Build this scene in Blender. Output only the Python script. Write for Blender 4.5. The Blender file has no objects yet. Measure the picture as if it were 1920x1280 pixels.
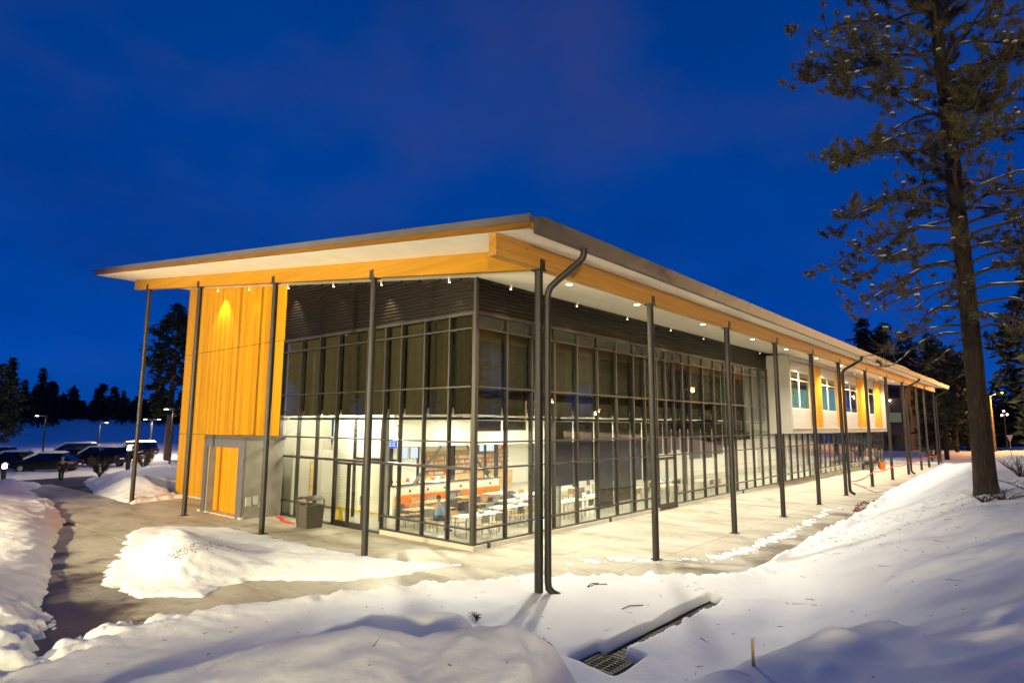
import bpy, math, random
import numpy as np
from mathutils import Vector, Matrix

random.seed(7)
RNG = np.random.default_rng(11)
S = bpy.context.scene
COL = S.collection

# ------------------------------------------------------------------ camera
F, YAW, PIT, ROL = 1164.25, 0.70805, 0.13261, 0.00588
CAM = Vector((-12.4354, -9.7416, 4.1993))
fwd = Vector((math.cos(YAW) * math.cos(PIT), math.sin(YAW) * math.cos(PIT), math.sin(PIT)))
rt = Vector((math.sin(YAW), -math.cos(YAW), 0))
up = rt.cross(fwd)
r2 = rt * math.cos(ROL) + up * math.sin(ROL)
u2 = -rt * math.sin(ROL) + up * math.cos(ROL)
cd = bpy.data.cameras.new("camera")
cam = bpy.data.objects.new("camera", cd)
COL.objects.link(cam)
cd.sensor_width = 36.0
cd.lens = F / 1920 * 36.0
cd.clip_start = 0.1
cd.clip_end = 3000
M = Matrix.Identity(4)
for i in range(3):
    M[i][0] = r2[i]; M[i][1] = u2[i]; M[i][2] = -fwd[i]; M[i][3] = CAM[i]
cam.matrix_world = M
S.camera = cam

# ------------------------------------------------------------------ render / colour
S.render.engine = 'CYCLES'
S.cycles.use_denoising = True
try:
    S.cycles.denoiser = 'OPENIMAGEDENOISE'
    S.cycles.denoising_input_passes = 'RGB_ALBEDO_NORMAL'
except Exception:
    pass
S.cycles.max_bounces = 10
S.cycles.diffuse_bounces = 4
S.cycles.glossy_bounces = 4
S.cycles.transmission_bounces = 4
S.cycles.transparent_max_bounces = 24
S.cycles.caustics_reflective = False
S.cycles.caustics_refractive = False
S.cycles.sample_clamp_indirect = 6.0
S.cycles.use_adaptive_sampling = True
S.cycles.adaptive_threshold = 0.01
try:
    S.cycles.use_light_tree = True
except Exception:
    pass
S.view_settings.view_transform = 'Standard'
S.view_settings.look = 'None'
S.view_settings.gamma = 1.0
S.view_settings.use_curve_mapping = False
S.view_settings.exposure = 0.0


# ------------------------------------------------------------------ node helpers
def N(nt, typ, **kw):
    n = nt.nodes.new(typ)
    for k, v in kw.items():
        if k == 'inp':
            for a, b in v.items():
                n.inputs[a].default_value = b
        else:
            setattr(n, k, v)
    return n


def L(nt, a, b):
    nt.links.new(a, b)


def ramp(nt, fac, stops):
    r = N(nt, 'ShaderNodeValToRGB')
    e = r.color_ramp.elements
    while len(e) < len(stops):
        e.new(0.5)
    for el, (p, c) in zip(e, stops):
        el.position = p
        el.color = (*c, 1)
    if fac is not None:
        L(nt, fac, r.inputs[0])
    return r


def mixc(nt, fac, a, b, blend='MIX'):
    m = N(nt, 'ShaderNodeMix', data_type='RGBA', blend_type=blend)
    for sock, v in ((m.inputs[0], fac), (m.inputs[6], a), (m.inputs[7], b)):
        if hasattr(v, 'is_linked') or hasattr(v, 'links'):
            L(nt, v, sock)
        elif isinstance(v, (int, float)):
            sock.default_value = v
        else:
            sock.default_value = (*v, 1)
    return m.outputs[2]


def noise(nt, vec, scale, detail=4, rough=0.55, stretch=None):
    if stretch:
        mp = N(nt, 'ShaderNodeMapping')
        mp.inputs['Scale'].default_value = stretch
        L(nt, vec, mp.inputs[0])
        vec = mp.outputs[0]
    n = N(nt, 'ShaderNodeTexNoise', inp={'Scale': scale, 'Detail': detail, 'Roughness': rough})
    L(nt, vec, n.inputs['Vector'])
    return n.outputs[0]


def newmat(name):
    m = bpy.data.materials.new(name)
    m.use_nodes = True
    nt = m.node_tree
    b = nt.nodes['Principled BSDF']
    tc = N(nt, 'ShaderNodeNewGeometry').outputs['Position']
    return m, nt, b, tc


def bump(nt, b, h, strength, dist=0.02):
    bp = N(nt, 'ShaderNodeBump', inp={'Strength': strength, 'Distance': dist})
    L(nt, h, bp.inputs['Height'])
    L(nt, bp.outputs[0], b.inputs['Normal'])


def plain(name, col, rough=0.5, metal=0.0, var=0.25, scale=3.0, bmp=0.0, spec=0.5, stretch=None):
    m, nt, b, pos = newmat(name)
    n = noise(nt, pos, scale, 5, 0.6, stretch)
    lo = tuple(c * (1 - var) for c in col)
    hi = tuple(min(1, c * (1 + var)) for c in col)
    r = ramp(nt, n, [(0.3, lo), (0.7, hi)])
    L(nt, r.outputs[0], b.inputs['Base Color'])
    b.inputs['Roughness'].default_value = rough
    b.inputs['Metallic'].default_value = metal
    b.inputs['Specular IOR Level'].default_value = spec
    if bmp:
        n2 = noise(nt, pos, scale * 12, 4)
        bump(nt, b, n2, bmp)
    return m


def emis(name, col, strength):
    m = bpy.data.materials.new(name)
    m.use_nodes = True
    nt = m.node_tree
    nt.nodes.clear()
    e = N(nt, 'ShaderNodeEmission', inp={'Strength': strength})
    e.inputs[0].default_value = (*col, 1)
    o = N(nt, 'ShaderNodeOutputMaterial')
    L(nt, e.outputs[0], o.inputs[0])
    return m


# ------------------------------------------------------------------ world : dusk sky
W = bpy.data.worlds.new("World")
S.world = W
W.use_nodes = True
nt = W.node_tree
nt.nodes.clear()
tc = N(nt, 'ShaderNodeTexCoord').outputs['Generated']
sep = N(nt, 'ShaderNodeSeparateXYZ')
L(nt, tc, sep.inputs[0])
grad = ramp(nt, sep.outputs[2], [(0.0, (0.001, 0.072, 0.40)), (0.10, (0.0, 0.058, 0.375)), (0.28, (0.0, 0.046, 0.295)),
                                 (0.5, (0.0, 0.043, 0.262)), (1.0, (0.001, 0.030, 0.19))])
# flatten the directions so that clouds stretch towards the horizon
dv = N(nt, 'ShaderNodeMath', operation='ADD', inp={1: 0.25})
L(nt, sep.outputs[2], dv.inputs[0])
vd = N(nt, 'ShaderNodeVectorMath', operation='DIVIDE')
cmb = N(nt, 'ShaderNodeCombineXYZ')
for i in range(3):
    L(nt, dv.outputs[0], cmb.inputs[i])
L(nt, tc, vd.inputs[0]); L(nt, cmb.outputs[0], vd.inputs[1])
mp = N(nt, 'ShaderNodeMapping')
mp.inputs['Location'].default_value = (12.53, 6.02, 4.57)
mp.inputs['Rotation'].default_value = (0, 0, -0.24)
L(nt, vd.outputs[0], mp.inputs[0])
cn = N(nt, 'ShaderNodeTexNoise', inp={'Scale': 2.0, 'Detail': 6, 'Roughness': 0.5})
L(nt, mp.outputs[0], cn.inputs['Vector'])
cf = ramp(nt, cn.outputs[0], [(0.47, (0, 0, 0)), (0.76, (1, 1, 1))])
cn2 = N(nt, 'ShaderNodeTexNoise', inp={'Scale': 1.1, 'Detail': 5, 'Roughness': 0.6})
L(nt, mp.outputs[0], cn2.inputs['Vector'])
dk = ramp(nt, cn2.outputs[0], [(0.35, (0.86, 0.86, 0.88)), (0.62, (1.08, 1.08, 1.06))])
c1 = mixc(nt, 1.0, grad.outputs[0], dk.outputs[0], 'MULTIPLY')
# the broken cloud sits overhead and thins out towards the horizon
el = N(nt, 'ShaderNodeMapRange', inp={'From Min': 0.24, 'From Max': 0.52, 'To Min': 0.10, 'To Max': 0.62})
L(nt, sep.outputs[2], el.inputs[0])
cfm = N(nt, 'ShaderNodeMath', operation='MULTIPLY')
L(nt, cf.outputs[0], cfm.inputs[0]); L(nt, el.outputs[0], cfm.inputs[1])
c2 = mixc(nt, cfm.outputs[0], c1, (0.042, 0.052, 0.20))
bg = N(nt, 'ShaderNodeBackground', inp={'Strength': 1.0})
L(nt, c2, bg.inputs[0])
wo = N(nt, 'ShaderNodeOutputWorld')
L(nt, bg.outputs[0], wo.inputs[0])


# ------------------------------------------------------------------ materials
def mat_wood(name, c_dark, c_mid, c_light, axis, rough=0.45, band=0.0):
    m, nt, b, pos = newmat(name)
    st = {'x': (0.12, 6, 6), 'y': (6, 0.12, 6), 'z': (6, 6, 0.12)}[axis]
    g = noise(nt, pos, 3.0, 6, 0.6, st)
    g2 = noise(nt, pos, 0.6, 3, 0.5, st)
    r = ramp(nt, g, [(0.28, c_dark), (0.5, c_mid), (0.72, c_light)])
    r2_ = ramp(nt, g2, [(0.3, (0.86, 0.83, 0.8)), (0.65, (1.05, 1.04, 1.03))])
    c = mixc(nt, 1.0, r.outputs[0], r2_.outputs[0], 'MULTIPLY')
    kn = N(nt, 'ShaderNodeTexVoronoi', inp={'Scale': 1.6, 'Randomness': 1.0})
    mp_ = N(nt, 'ShaderNodeMapping')
    mp_.inputs['Scale'].default_value = {'x': (0.6, 2, 2), 'y': (2, 0.6, 2), 'z': (2, 2, 0.6)}[axis]
    L(nt, pos, mp_.inputs[0]); L(nt, mp_.outputs[0], kn.inputs['Vector'])
    kr = ramp(nt, kn.outputs['Distance'], [(0.0, (0.35, 0.3, 0.25)), (0.09, (1, 1, 1))])
    c = mixc(nt, 1.0, c, kr.outputs[0], 'MULTIPLY')
    if band:
        sp = N(nt, 'ShaderNodeSeparateXYZ'); L(nt, pos, sp.inputs[0])
        dv_ = N(nt, 'ShaderNodeMath', operation='ADD'); L(nt, sp.outputs[0], dv_.inputs[0]); L(nt, sp.outputs[1], dv_.inputs[1])
        d2_ = N(nt, 'ShaderNodeMath', operation='DIVIDE', inp={1: band}); L(nt, dv_.outputs[0], d2_.inputs[0])
        fl = N(nt, 'ShaderNodeMath', operation='FLOOR'); L(nt, d2_.outputs[0], fl.inputs[0])
        wn = N(nt, 'ShaderNodeTexWhiteNoise', noise_dimensions='1D'); L(nt, fl.outputs[0], wn.inputs['W'])
        br_ = ramp(nt, wn.outputs['Value'], [(0.0, (0.74, 0.70, 0.66)), (0.45, (0.98, 0.97, 0.96)), (1.0, (1.08, 1.08, 1.1))])
        c = mixc(nt, 1.0, c, br_.outputs[0], 'MULTIPLY')
    L(nt, c, b.inputs['Base Color'])
    b.inputs['Roughness'].default_value = rough
    b.inputs['Specular IOR Level'].default_value = 0.22
    bump(nt, b, g, 0.15, 0.01)
    return m


M_edge = mat_wood('stained edge board', (0.13, 0.055, 0.004), (0.18, 0.078, 0.006), (0.22, 0.10, 0.010), 'y')
M_beam_x = mat_wood('glulam wood along', (0.33, 0.155, 0.028), (0.43, 0.21, 0.040), (0.52, 0.27, 0.06), 'x')
M_beam_y = mat_wood('glulam wood across', (0.28, 0.128, 0.004), (0.345, 0.163, 0.006), (0.40, 0.195, 0.010), 'y')
M_board = mat_wood('cedar boards', (0.46, 0.215, 0.003), (0.60, 0.285, 0.005), (0.67, 0.33, 0.008), 'z', 0.42, 0.142)
M_door = mat_wood('orange door wood', (0.40, 0.14, 0.004), (0.66, 0.26, 0.006), (0.72, 0.31, 0.010), 'z', 0.4)
M_oak = mat_wood('pale oak', (0.45, 0.27, 0.11), (0.56, 0.36, 0.17), (0.64, 0.43, 0.22), 'x', 0.4)
M_steel = plain('bronze steel paint', (0.014, 0.0115, 0.010), 0.48, 0.0, 0.15, 2.0, 0.05)
M_mull = plain('bronze aluminium', (0.036, 0.030, 0.025), 0.42, 0.2, 0.12, 2.0)
M_siding = plain('ribbed dark metal', (0.019, 0.014, 0.011), 0.36, 0.4, 0.12, 1.2)
M_gutter = plain('taupe gutter metal', (0.085, 0.070, 0.064), 0.45, 0.2, 0.10, 1.5)
M_fascia = plain('taupe fascia metal', (0.115, 0.100, 0.094), 0.45, 0.2, 0.08, 1.0)
M_soffit = plain('cream soffit board', (0.90, 0.83, 0.68), 0.7, 0, 0.05, 1.0)
M_white = plain('white wall paint', (0.80, 0.77, 0.68), 0.65, 0, 0.04, 1.0)
M_grey_panel = plain('grey cement panel', (0.40, 0.375, 0.335), 0.6, 0, 0.06, 1.2, 0.03)
M_louvre = plain('silver ribbed metal', (0.62, 0.59, 0.55), 0.42, 0.3, 0.06, 2.0)
M_frame_pale = plain('pale window frame', (0.66, 0.62, 0.54), 0.5, 0.1, 0.05)
M_int_floor = plain('polished hall floor', (0.42, 0.40, 0.33), 0.30, 0, 0.12, 0.8)
M_shade = None
M_grey = plain('mid grey laminate', (0.26, 0.25, 0.235), 0.5, 0, 0.1)
M_dgrey = plain('charcoal plastic', (0.10, 0.095, 0.09), 0.5, 0, 0.1)
M_tabletop = plain('white table top', (0.80, 0.78, 0.72), 0.35, 0, 0.03)
M_orange = plain('orange vinyl', (0.80, 0.20, 0.015), 0.5, 0, 0.08)
M_brown = plain('brown vinyl', (0.22, 0.10, 0.05), 0.5, 0, 0.08)
M_chrome = plain('chair leg steel', (0.30, 0.29, 0.27), 0.3, 0.9, 0.05)
M_yellow = plain('yellow plastic', (0.80, 0.56, 0.0), 0.45, 0, 0.04)
M_red = plain('red plastic tape', (0.72, 0.035, 0.03), 0.5, 0, 0.1)
M_bin = plain('taupe slat metal', (0.085, 0.075, 0.056), 0.5, 0.1, 0.08)
M_black = plain('black rubber', (0.015, 0.015, 0.015), 0.6, 0, 0.2)
M_portal_frame = plain('violet grey metal frame', (0.15, 0.135, 0.15), 0.45, 0.2, 0.1)
M_box_grey = plain('pale grey box paint', (0.42, 0.43, 0.38), 0.5, 0, 0.05)
M_dirt = plain('wet dark soil', (0.10, 0.07, 0.04), 0.8, 0, 0.4, 6)
M_needle = plain('pine needles', (0.062, 0.054, 0.022), 0.65, 0, 0.45, 0.9)
M_needle_dark = plain('far conifer needles', (0.024, 0.030, 0.016), 0.75, 0, 0.4, 0.35)
M_twig = plain('bare twig bark', (0.045, 0.028, 0.018), 0.8, 0, 0.3, 5)
M_bricks = plain('tan brick', (0.12, 0.10, 0.085), 0.8, 0, 0.15, 2)


def make_shade():
    m, nt, b, pos = newmat('roller shade cloth')
    n = noise(nt, pos, 1.6, 4, 0.6, (3, 3, 0.16))
    oi = N(nt, 'ShaderNodeObjectInfo')
    ov = N(nt, 'ShaderNodeMath', operation='MULTIPLY_ADD', inp={1: 0.42, 2: -0.21})
    L(nt, oi.outputs['Random'], ov.inputs[0])
    ns = N(nt, 'ShaderNodeMath', operation='MULTIPLY_ADD', inp={1: 0.6, 2: 0.2})
    L(nt, n, ns.inputs[0])
    sm = N(nt, 'ShaderNodeMath', operation='ADD')
    L(nt, ns.outputs[0], sm.inputs[0]); L(nt, ov.outputs[0], sm.inputs[1])
    r = ramp(nt, sm.outputs[0], [(0.25, (0.038, 0.030, 0.019)), (0.75, (0.098, 0.078, 0.050))])
    d = N(nt, 'ShaderNodeBsdfDiffuse')
    t = N(nt, 'ShaderNodeBsdfTranslucent')
    L(nt, r.outputs[0], d.inputs[0]); L(nt, r.outputs[0], t.inputs[0])
    mx = N(nt, 'ShaderNodeMixShader', inp={0: 0.35})
    L(nt, d.outputs[0], mx.inputs[1]); L(nt, t.outputs[0], mx.inputs[2])
    out = nt.nodes['Material Output']
    L(nt, mx.outputs[0], out.inputs[0])
    nt.nodes.remove(b)
    return m


M_shade = make_shade()


def make_glass(name, tint, r0):
    m = bpy.data.materials.new(name)
    m.use_nodes = True
    nt = m.node_tree
    nt.nodes.clear()
    g = N(nt, 'ShaderNodeNewGeometry')
    dp = N(nt, 'ShaderNodeVectorMath', operation='DOT_PRODUCT')
    L(nt, g.outputs['Incoming'], dp.inputs[0]); L(nt, g.outputs['Normal'], dp.inputs[1])
    ab = N(nt, 'ShaderNodeMath', operation='ABSOLUTE'); L(nt, dp.outputs['Value'], ab.inputs[0])
    om = N(nt, 'ShaderNodeMath', operation='SUBTRACT', inp={0: 1.0}); L(nt, ab.outputs[0], om.inputs[1])
    pw = N(nt, 'ShaderNodeMath', operation='POWER', inp={1: 5.0}); L(nt, om.outputs[0], pw.inputs[0])
    ml = N(nt, 'ShaderNodeMath', operation='MULTIPLY_ADD', inp={1: 1 - r0, 2: r0}); L(nt, pw.outputs[0], ml.inputs[0])
    t = N(nt, 'ShaderNodeBsdfTransparent'); t.inputs[0].default_value = (*tint, 1)
    gl = N(nt, 'ShaderNodeBsdfGlossy', inp={'Roughness': 0.0}); gl.inputs[0].default_value = (0.95, 0.97, 1.0, 1)
    mx = N(nt, 'ShaderNodeMixShader')
    L(nt, ml.outputs[0], mx.inputs[0]); L(nt, t.outputs[0], mx.inputs[1]); L(nt, gl.outputs[0], mx.inputs[2])
    o = N(nt, 'ShaderNodeOutputMaterial'); L(nt, mx.outputs[0], o.inputs[0])
    return m


M_glass = make_glass('window glass', (0.93, 0.955, 0.92), 0.055)
M_carglass = make_glass('car window glass', (0.15, 0.16, 0.17), 0.06)


def make_snow():
    m, nt, b, pos = newmat('snow')
    n = noise(nt, pos, 0.9, 6, 0.6)
    r = ramp(nt, n, [(0.3, (0.87, 0.87, 0.875)), (0.7, (0.93, 0.93, 0.93))])
    L(nt, r.outputs[0], b.inputs['Base Color'])
    b.inputs['Roughness'].default_value = 0.75
    b.inputs['Specular IOR Level'].default_value = 0.25
    a = noise(nt, pos, 42, 3, 0.7)
    c = noise(nt, pos, 5, 4, 0.6)
    ad = N(nt, 'ShaderNodeMath', operation='MULTIPLY_ADD', inp={1: 0.35})
    L(nt, a, ad.inputs[0]); L(nt, c, ad.inputs[2])
    bump(nt, b, ad.outputs[0], 0.55, 0.04)
    return m


M_snow = make_snow()


def make_concrete(name, wet):
    m, nt, b, pos = newmat(name)
    n = noise(nt, pos, 0.5, 6, 0.62)
    n2 = noise(nt, pos, 7, 5, 0.6)
    n3 = noise(nt, pos, 0.9, 4, 0.6, (1.0, 0.35, 1))
    base = ramp(nt, n2, [(0.3, (0.43, 0.395, 0.315)), (0.7, (0.53, 0.495, 0.41))])
    stain = ramp(nt, n3, [(0.32, (0.62, 0.57, 0.50)), (0.5, (0.92, 0.90, 0.87)), (0.62, (1.05, 1.05, 1.05))])
    c = mixc(nt, 1.0, base.outputs[0], stain.outputs[0], 'MULTIPLY')
    # melt water: spreads from the west path and along the snow edge (distance in world metres)
    sp = N(nt, 'ShaderNodeSeparateXYZ'); L(nt, pos, sp.inputs[0])
    mx = N(nt, 'ShaderNodeMapRange', inp={'From Min': -5.0, 'From Max': -8.5, 'To Min': 0.0, 'To Max': 1.0})
    L(nt, sp.outputs[0], mx.inputs[0])
    my = N(nt, 'ShaderNodeMapRange', inp={'From Min': -0.5, 'From Max': -2.7, 'To Min': 0.0, 'To Max': 0.55})
    L(nt, sp.outputs[1], my.inputs[0])
    mm = N(nt, 'ShaderNodeMath', operation='MAXIMUM'); L(nt, mx.outputs[0], mm.inputs[0]); L(nt, my.outputs[0], mm.inputs[1])
    ms = N(nt, 'ShaderNodeMath', operation='MULTIPLY_ADD', inp={1: 0.33, 2: 0.0}); L(nt, mm.outputs[0], ms.inputs[0])
    ws = N(nt, 'ShaderNodeMath', operation='ADD'); L(nt, n, ws.inputs[0]); L(nt, ms.outputs[0], ws.inputs[1])
    wf = ramp(nt, ws.outputs[0], [(0.60, (0, 0, 0)), (0.72, (1, 1, 1))])
    c = mixc(nt, wf.outputs[0], c, mixc(nt, 1.0, c, (0.28, 0.21, 0.145), 'MULTIPLY'))
    L(nt, c, b.inputs['Base Color'])
    rr = N(nt, 'ShaderNodeMapRange', inp={'To Min': 0.65, 'To Max': 0.42})
    L(nt, wf.outputs[0], rr.inputs[0]); L(nt, rr.outputs[0], b.inputs['Roughness'])
    bump(nt, b, n2, 0.18, 0.01)
    return m


M_conc = make_concrete('broom finished concrete', 0)
M_curb = plain('pale concrete curb', (0.50, 0.46, 0.38), 0.7, 0, 0.12, 3, 0.1)
M_under = plain('joint bed gravel', (0.06, 0.055, 0.045), 0.9, 0, 0.3, 8)


def make_boardform():
    m, nt, b, pos = newmat('board formed concrete')
    n = noise(nt, pos, 1.3, 6, 0.6)
    n2 = noise(nt, pos, 4, 5, 0.6, (1, 1, 5))
    r = ramp(nt, n, [(0.3, (0.20, 0.185, 0.16)), (0.7, (0.31, 0.29, 0.255))])
    L(nt, r.outputs[0], b.inputs['Base Color'])
    b.inputs['Roughness'].default_value = 0.75
    bump(nt, b, n2, 0.4, 0.02)
    return m


M_boardform = make_boardform()


def make_bark():
    m, nt, b, pos = newmat('ponderosa bark')
    v = N(nt, 'ShaderNodeTexVoronoi', feature='DISTANCE_TO_EDGE', inp={'Scale': 7.5})
    mp_ = N(nt, 'ShaderNodeMapping')
    mp_.inputs['Scale'].default_value = (1.3, 1.3, 0.22)
    L(nt, pos, mp_.inputs[0])
    wn = N(nt, 'ShaderNodeTexNoise', inp={'Scale': 4.5, 'Detail': 6})
    L(nt, mp_.outputs[0], wn.inputs['Vector'])
    va = N(nt, 'ShaderNodeMix', data_type='VECTOR', inp={0: 0.38})
    L(nt, mp_.outputs[0], va.inputs[4]); L(nt, wn.outputs['Color'], va.inputs[5])
    L(nt, va.outputs[1], v.inputs['Vector'])
    r = ramp(nt, v.outputs['Distance'], [(0.0, (0.005, 0.003, 0.002)), (0.14, (0.024, 0.011, 0.006)), (0.5, (0.050, 0.022, 0.012))])
    n = noise(nt, pos, 6, 5)
    rn = ramp(nt, n, [(0.3, (0.65, 0.65, 0.65)), (0.7, (1.2, 1.15, 1.1))])
    L(nt, mixc(nt, 1.0, r.outputs[0], rn.outputs[0], 'MULTIPLY'), b.inputs['Base Color'])
    b.inputs['Roughness'].default_value = 0.85
    bump(nt, b, v.outputs['Distance'], 1.0, 0.10)
    return m


M_bark = make_bark()
M_lens = emis('lit lamp lens', (1.0, 0.86, 0.62), 14)
M_lens_orange = emis('lit sodium lens', (1.0, 0.17, 0.004), 85)
M_lens_white = emis('lit white lens', (1.0, 0.90, 0.70), 22)
M_screen_blue = emis('lit blue screen', (0.06, 0.13, 1.0), 1.5)
M_screen_white = emis('lit white screen', (0.78, 0.86, 1.0), 1.3)
M_red_glow = emis('lit red sign', (1.0, 0.02, 0.03), 0.9)
M_tail = emis('lit tail lamp', (1.0, 0.05, 0.02), 0.25)
M_car_dark = plain('dark car paint', (0.012, 0.013, 0.018), 0.25, 0.3, 0.05)
M_car_red = plain('maroon car paint', (0.04, 0.008, 0.010), 0.25, 0.3, 0.05)
M_car_blue = plain('navy car paint', (0.010, 0.016, 0.04), 0.25, 0.3, 0.05)
M_skin = plain('skin', (0.42, 0.24, 0.16), 0.5, 0, 0.05)
M_cloth_dark = plain('dark wool cloth', (0.012, 0.012, 0.014), 0.8, 0, 0.1)
M_cloth_blue = plain('pale blue cloth', (0.16, 0.32, 0.60), 0.8, 0, 0.1)
M_cloth_red = plain('dull red cloth', (0.30, 0.06, 0.05), 0.8, 0, 0.1)
M_denim = plain('denim', (0.04, 0.055, 0.10), 0.8, 0, 0.1)
M_hair = plain('dark hair', (0.02, 0.014, 0.01), 0.6, 0, 0.1)
M_mint = plain('mint green wall paint', (0.38, 0.66, 0.50), 0.65, 0, 0.03)
M_plant = plain('indoor plant leaves', (0.05, 0.13, 0.03), 0.5, 0, 0.3, 6)


# ------------------------------------------------------------------ mesh helpers
class MB:
    def __init__(s):
        s.v = []; s.f = []

    def add(s, vs, fs):
        o = len(s.v)
        s.v += [tuple(a) for a in vs]
        s.f += [tuple(i + o for i in f) for f in fs]
        return s

    def box(s, x0, x1, y0, y1, z0, z1, bev=0.0):
        if bev:
            a = bev
            vs = []
            for (xa, xb, ya, yb, z) in ((x0, x1, y0, y1, z0), (x0, x1, y0, y1, z1 - a), (x0 + a, x1 - a, y0 + a, y1 - a, z1)):
                vs += [(xa, ya, z), (xb, ya, z), (xb, yb, z), (xa, yb, z)]
            fs = [(3, 2, 1, 0), (8, 9, 10, 11)]
            for k in (0, 4):
                for i in range(4):
                    j = (i + 1) % 4
                    fs.append((k + i, k + j, k + 4 + j, k + 4 + i))
            return s.add(vs, fs)
        vs = [(x0, y0, z0), (x1, y0, z0), (x1, y1, z0), (x0, y1, z0), (x0, y0, z1), (x1, y0, z1), (x1, y1, z1), (x0, y1, z1)]
        return s.add(vs, [(3, 2, 1, 0), (4, 5, 6, 7), (0, 1, 5, 4), (1, 2, 6, 5), (2, 3, 7, 6), (3, 0, 4, 7)])

    def hexa(s, bottom, top):
        vs = list(bottom) + list(top)
        return s.add(vs, [(3, 2, 1, 0), (4, 5, 6, 7), (0, 1, 5, 4), (1, 2, 6, 5), (2, 3, 7, 6), (3, 0, 4, 7)])

    def path(s, pts, rad, n=8, cap=True):
        pts = [Vector(p) for p in pts]
        if not isinstance(rad, (list, tuple)):
            rad = [rad] * len(pts)
        rings = []
        pu = None
        for i, p in enumerate(pts):
            d = (pts[min(i + 1, len(pts) - 1)] - pts[max(i - 1, 0)]).normalized()
            if pu is None:
                a = Vector((0, 0, 1)) if abs(d.z) < 0.9 else Vector((1, 0, 0))
                u = d.cross(a).normalized()
            else:
                u = (pu - d * pu.dot(d)).normalized()
            pu = u
            w = d.cross(u)
            rings.append([p + (u * math.cos(2 * math.pi * k / n) + w * math.sin(2 * math.pi * k / n)) * rad[i] for k in range(n)])
        vs = [q for r in rings for q in r]
        fs = []
        for i in range(len(pts) - 1):
            for k in range(n):
                j = (k + 1) % n
                fs.append((i * n + k, i * n + j, (i + 1) * n + j, (i + 1) * n + k))
        if cap:
            fs.append(tuple(range(n - 1, -1, -1)))
            fs.append(tuple((len(pts) - 1) * n + k for k in range(n)))
        return s.add(vs, fs)

    def lathe(s, prof, c=(0, 0, 0), n=16):
        vs = []
        for r, z in prof:
            for k in range(n):
                a = 2 * math.pi * k / n
                vs.append((c[0] + r * math.cos(a), c[1] + r * math.sin(a), c[2] + z))
        fs = []
        for i in range(len(prof) - 1):
            for k in range(n):
                j = (k + 1) % n
                fs.append((i * n + k, i * n + j, (i + 1) * n + j, (i + 1) * n + k))
        fs.append(tuple(range(n - 1, -1, -1)))
        fs.append(tuple((len(prof) - 1) * n + k for k in range(n)))
        return s.add(vs, fs)

    def prism(s, poly, axis, a, b):
        def P(u, v, w):
            return {'x': (w, u, v), 'y': (u, w, v), 'z': (u, v, w)}[axis]
        n = len(poly)
        vs = [P(u, v, a) for u, v in poly] + [P(u, v, b) for u, v in poly]
        fs = [tuple(range(n - 1, -1, -1)), tuple(range(n, 2 * n))]
        for i in range(n):
            j = (i + 1) % n
            fs.append((i, j, n + j, n + i))
        return s.add(vs, fs)

    def mesh(s, name, mat, smooth=False, org=(0, 0, 0)):
        me = bpy.data.meshes.new(name)
        ox, oy, oz = org
        me.from_pydata([(x - ox, y - oy, z - oz) for x, y, z in s.v], [], s.f)
        import bmesh
        bm = bmesh.new(); bm.from_mesh(me)
        bmesh.ops.recalc_face_normals(bm, faces=bm.faces)
        bm.to_mesh(me); bm.free()
        if smooth:
            me.polygons.foreach_set('use_smooth', [True] * len(me.polygons))
            try:
                me.set_sharp_from_angle(angle=math.radians(40))
            except Exception:
                pass
        if mat:
            me.materials.append(mat)
        return me

    def build(s, name, mat, parent=None, smooth=False):
        org = parent_loc(parent)
        o = bpy.data.objects.new(name, s.mesh(name, mat, smooth, org))
        COL.objects.link(o)
        if parent:
            o.parent = parent
        return o


def parent_loc(p):
    x = Vector((0, 0, 0))
    while p is not None:
        x += p.location
        p = p.parent
    return x


def link(o, parent=None):
    COL.objects.link(o)
    if parent:
        o.parent = parent
    return o


def npmesh(name, V, Fc, mat, smooth=False):
    me = bpy.data.meshes.new(name)
    V = np.asarray(V, np.float32); Fc = np.asarray(Fc, np.int32)
    k = Fc.shape[1]
    me.vertices.add(len(V)); me.vertices.foreach_set('co', V.ravel())
    me.loops.add(Fc.size); me.loops.foreach_set('vertex_index', Fc.ravel())
    me.polygons.add(len(Fc))
    me.polygons.foreach_set('loop_start', np.arange(0, Fc.size, k, dtype=np.int32))
    me.polygons.foreach_set('loop_total', np.full(len(Fc), k, np.int32))
    if smooth:
        me.polygons.foreach_set('use_smooth', np.ones(len(Fc), bool))
    me.update(calc_edges=True)
    me.validate()
    if mat:
        me.materials.append(mat)
    return me


def tag(o, label=None, cat=None, group=None, kind=None):
    if label: o['label'] = label
    if cat: o['category'] = cat
    if group: o['group'] = group
    if kind: o['kind'] = kind
    return o


def thing(name, loc, label, cat, group=None):
    o = bpy.data.objects.new(name, None)
    o.empty_display_size = 0.2
    o.location = loc
    COL.objects.link(o)
    return tag(o, label, cat, group)


def copy_tree(o, parent=None):
    c = o.copy()
    COL.objects.link(c)
    if parent:
        c.parent = parent
    for ch in list(o.children):
        copy_tree(ch, c)
    return c


UNIT = {}


def bar(name, mat, x0, x1, y0, y1, z0, z1, parent=None):
    """an object that shares one unit-cube mesh per material and name"""
    k = (name, mat.name)
    if k not in UNIT:
        UNIT[k] = MB().box(-.5, .5, -.5, .5, -.5, .5).mesh(name, mat)
    o = bpy.data.objects.new(name, UNIT[k])
    pl = parent_loc(parent)
    o.location = Vector(((x0 + x1) / 2, (y0 + y1) / 2, (z0 + z1) / 2)) - pl
    o.scale = (x1 - x0, y1 - y0, z1 - z0)
    return link(o, parent)


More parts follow.
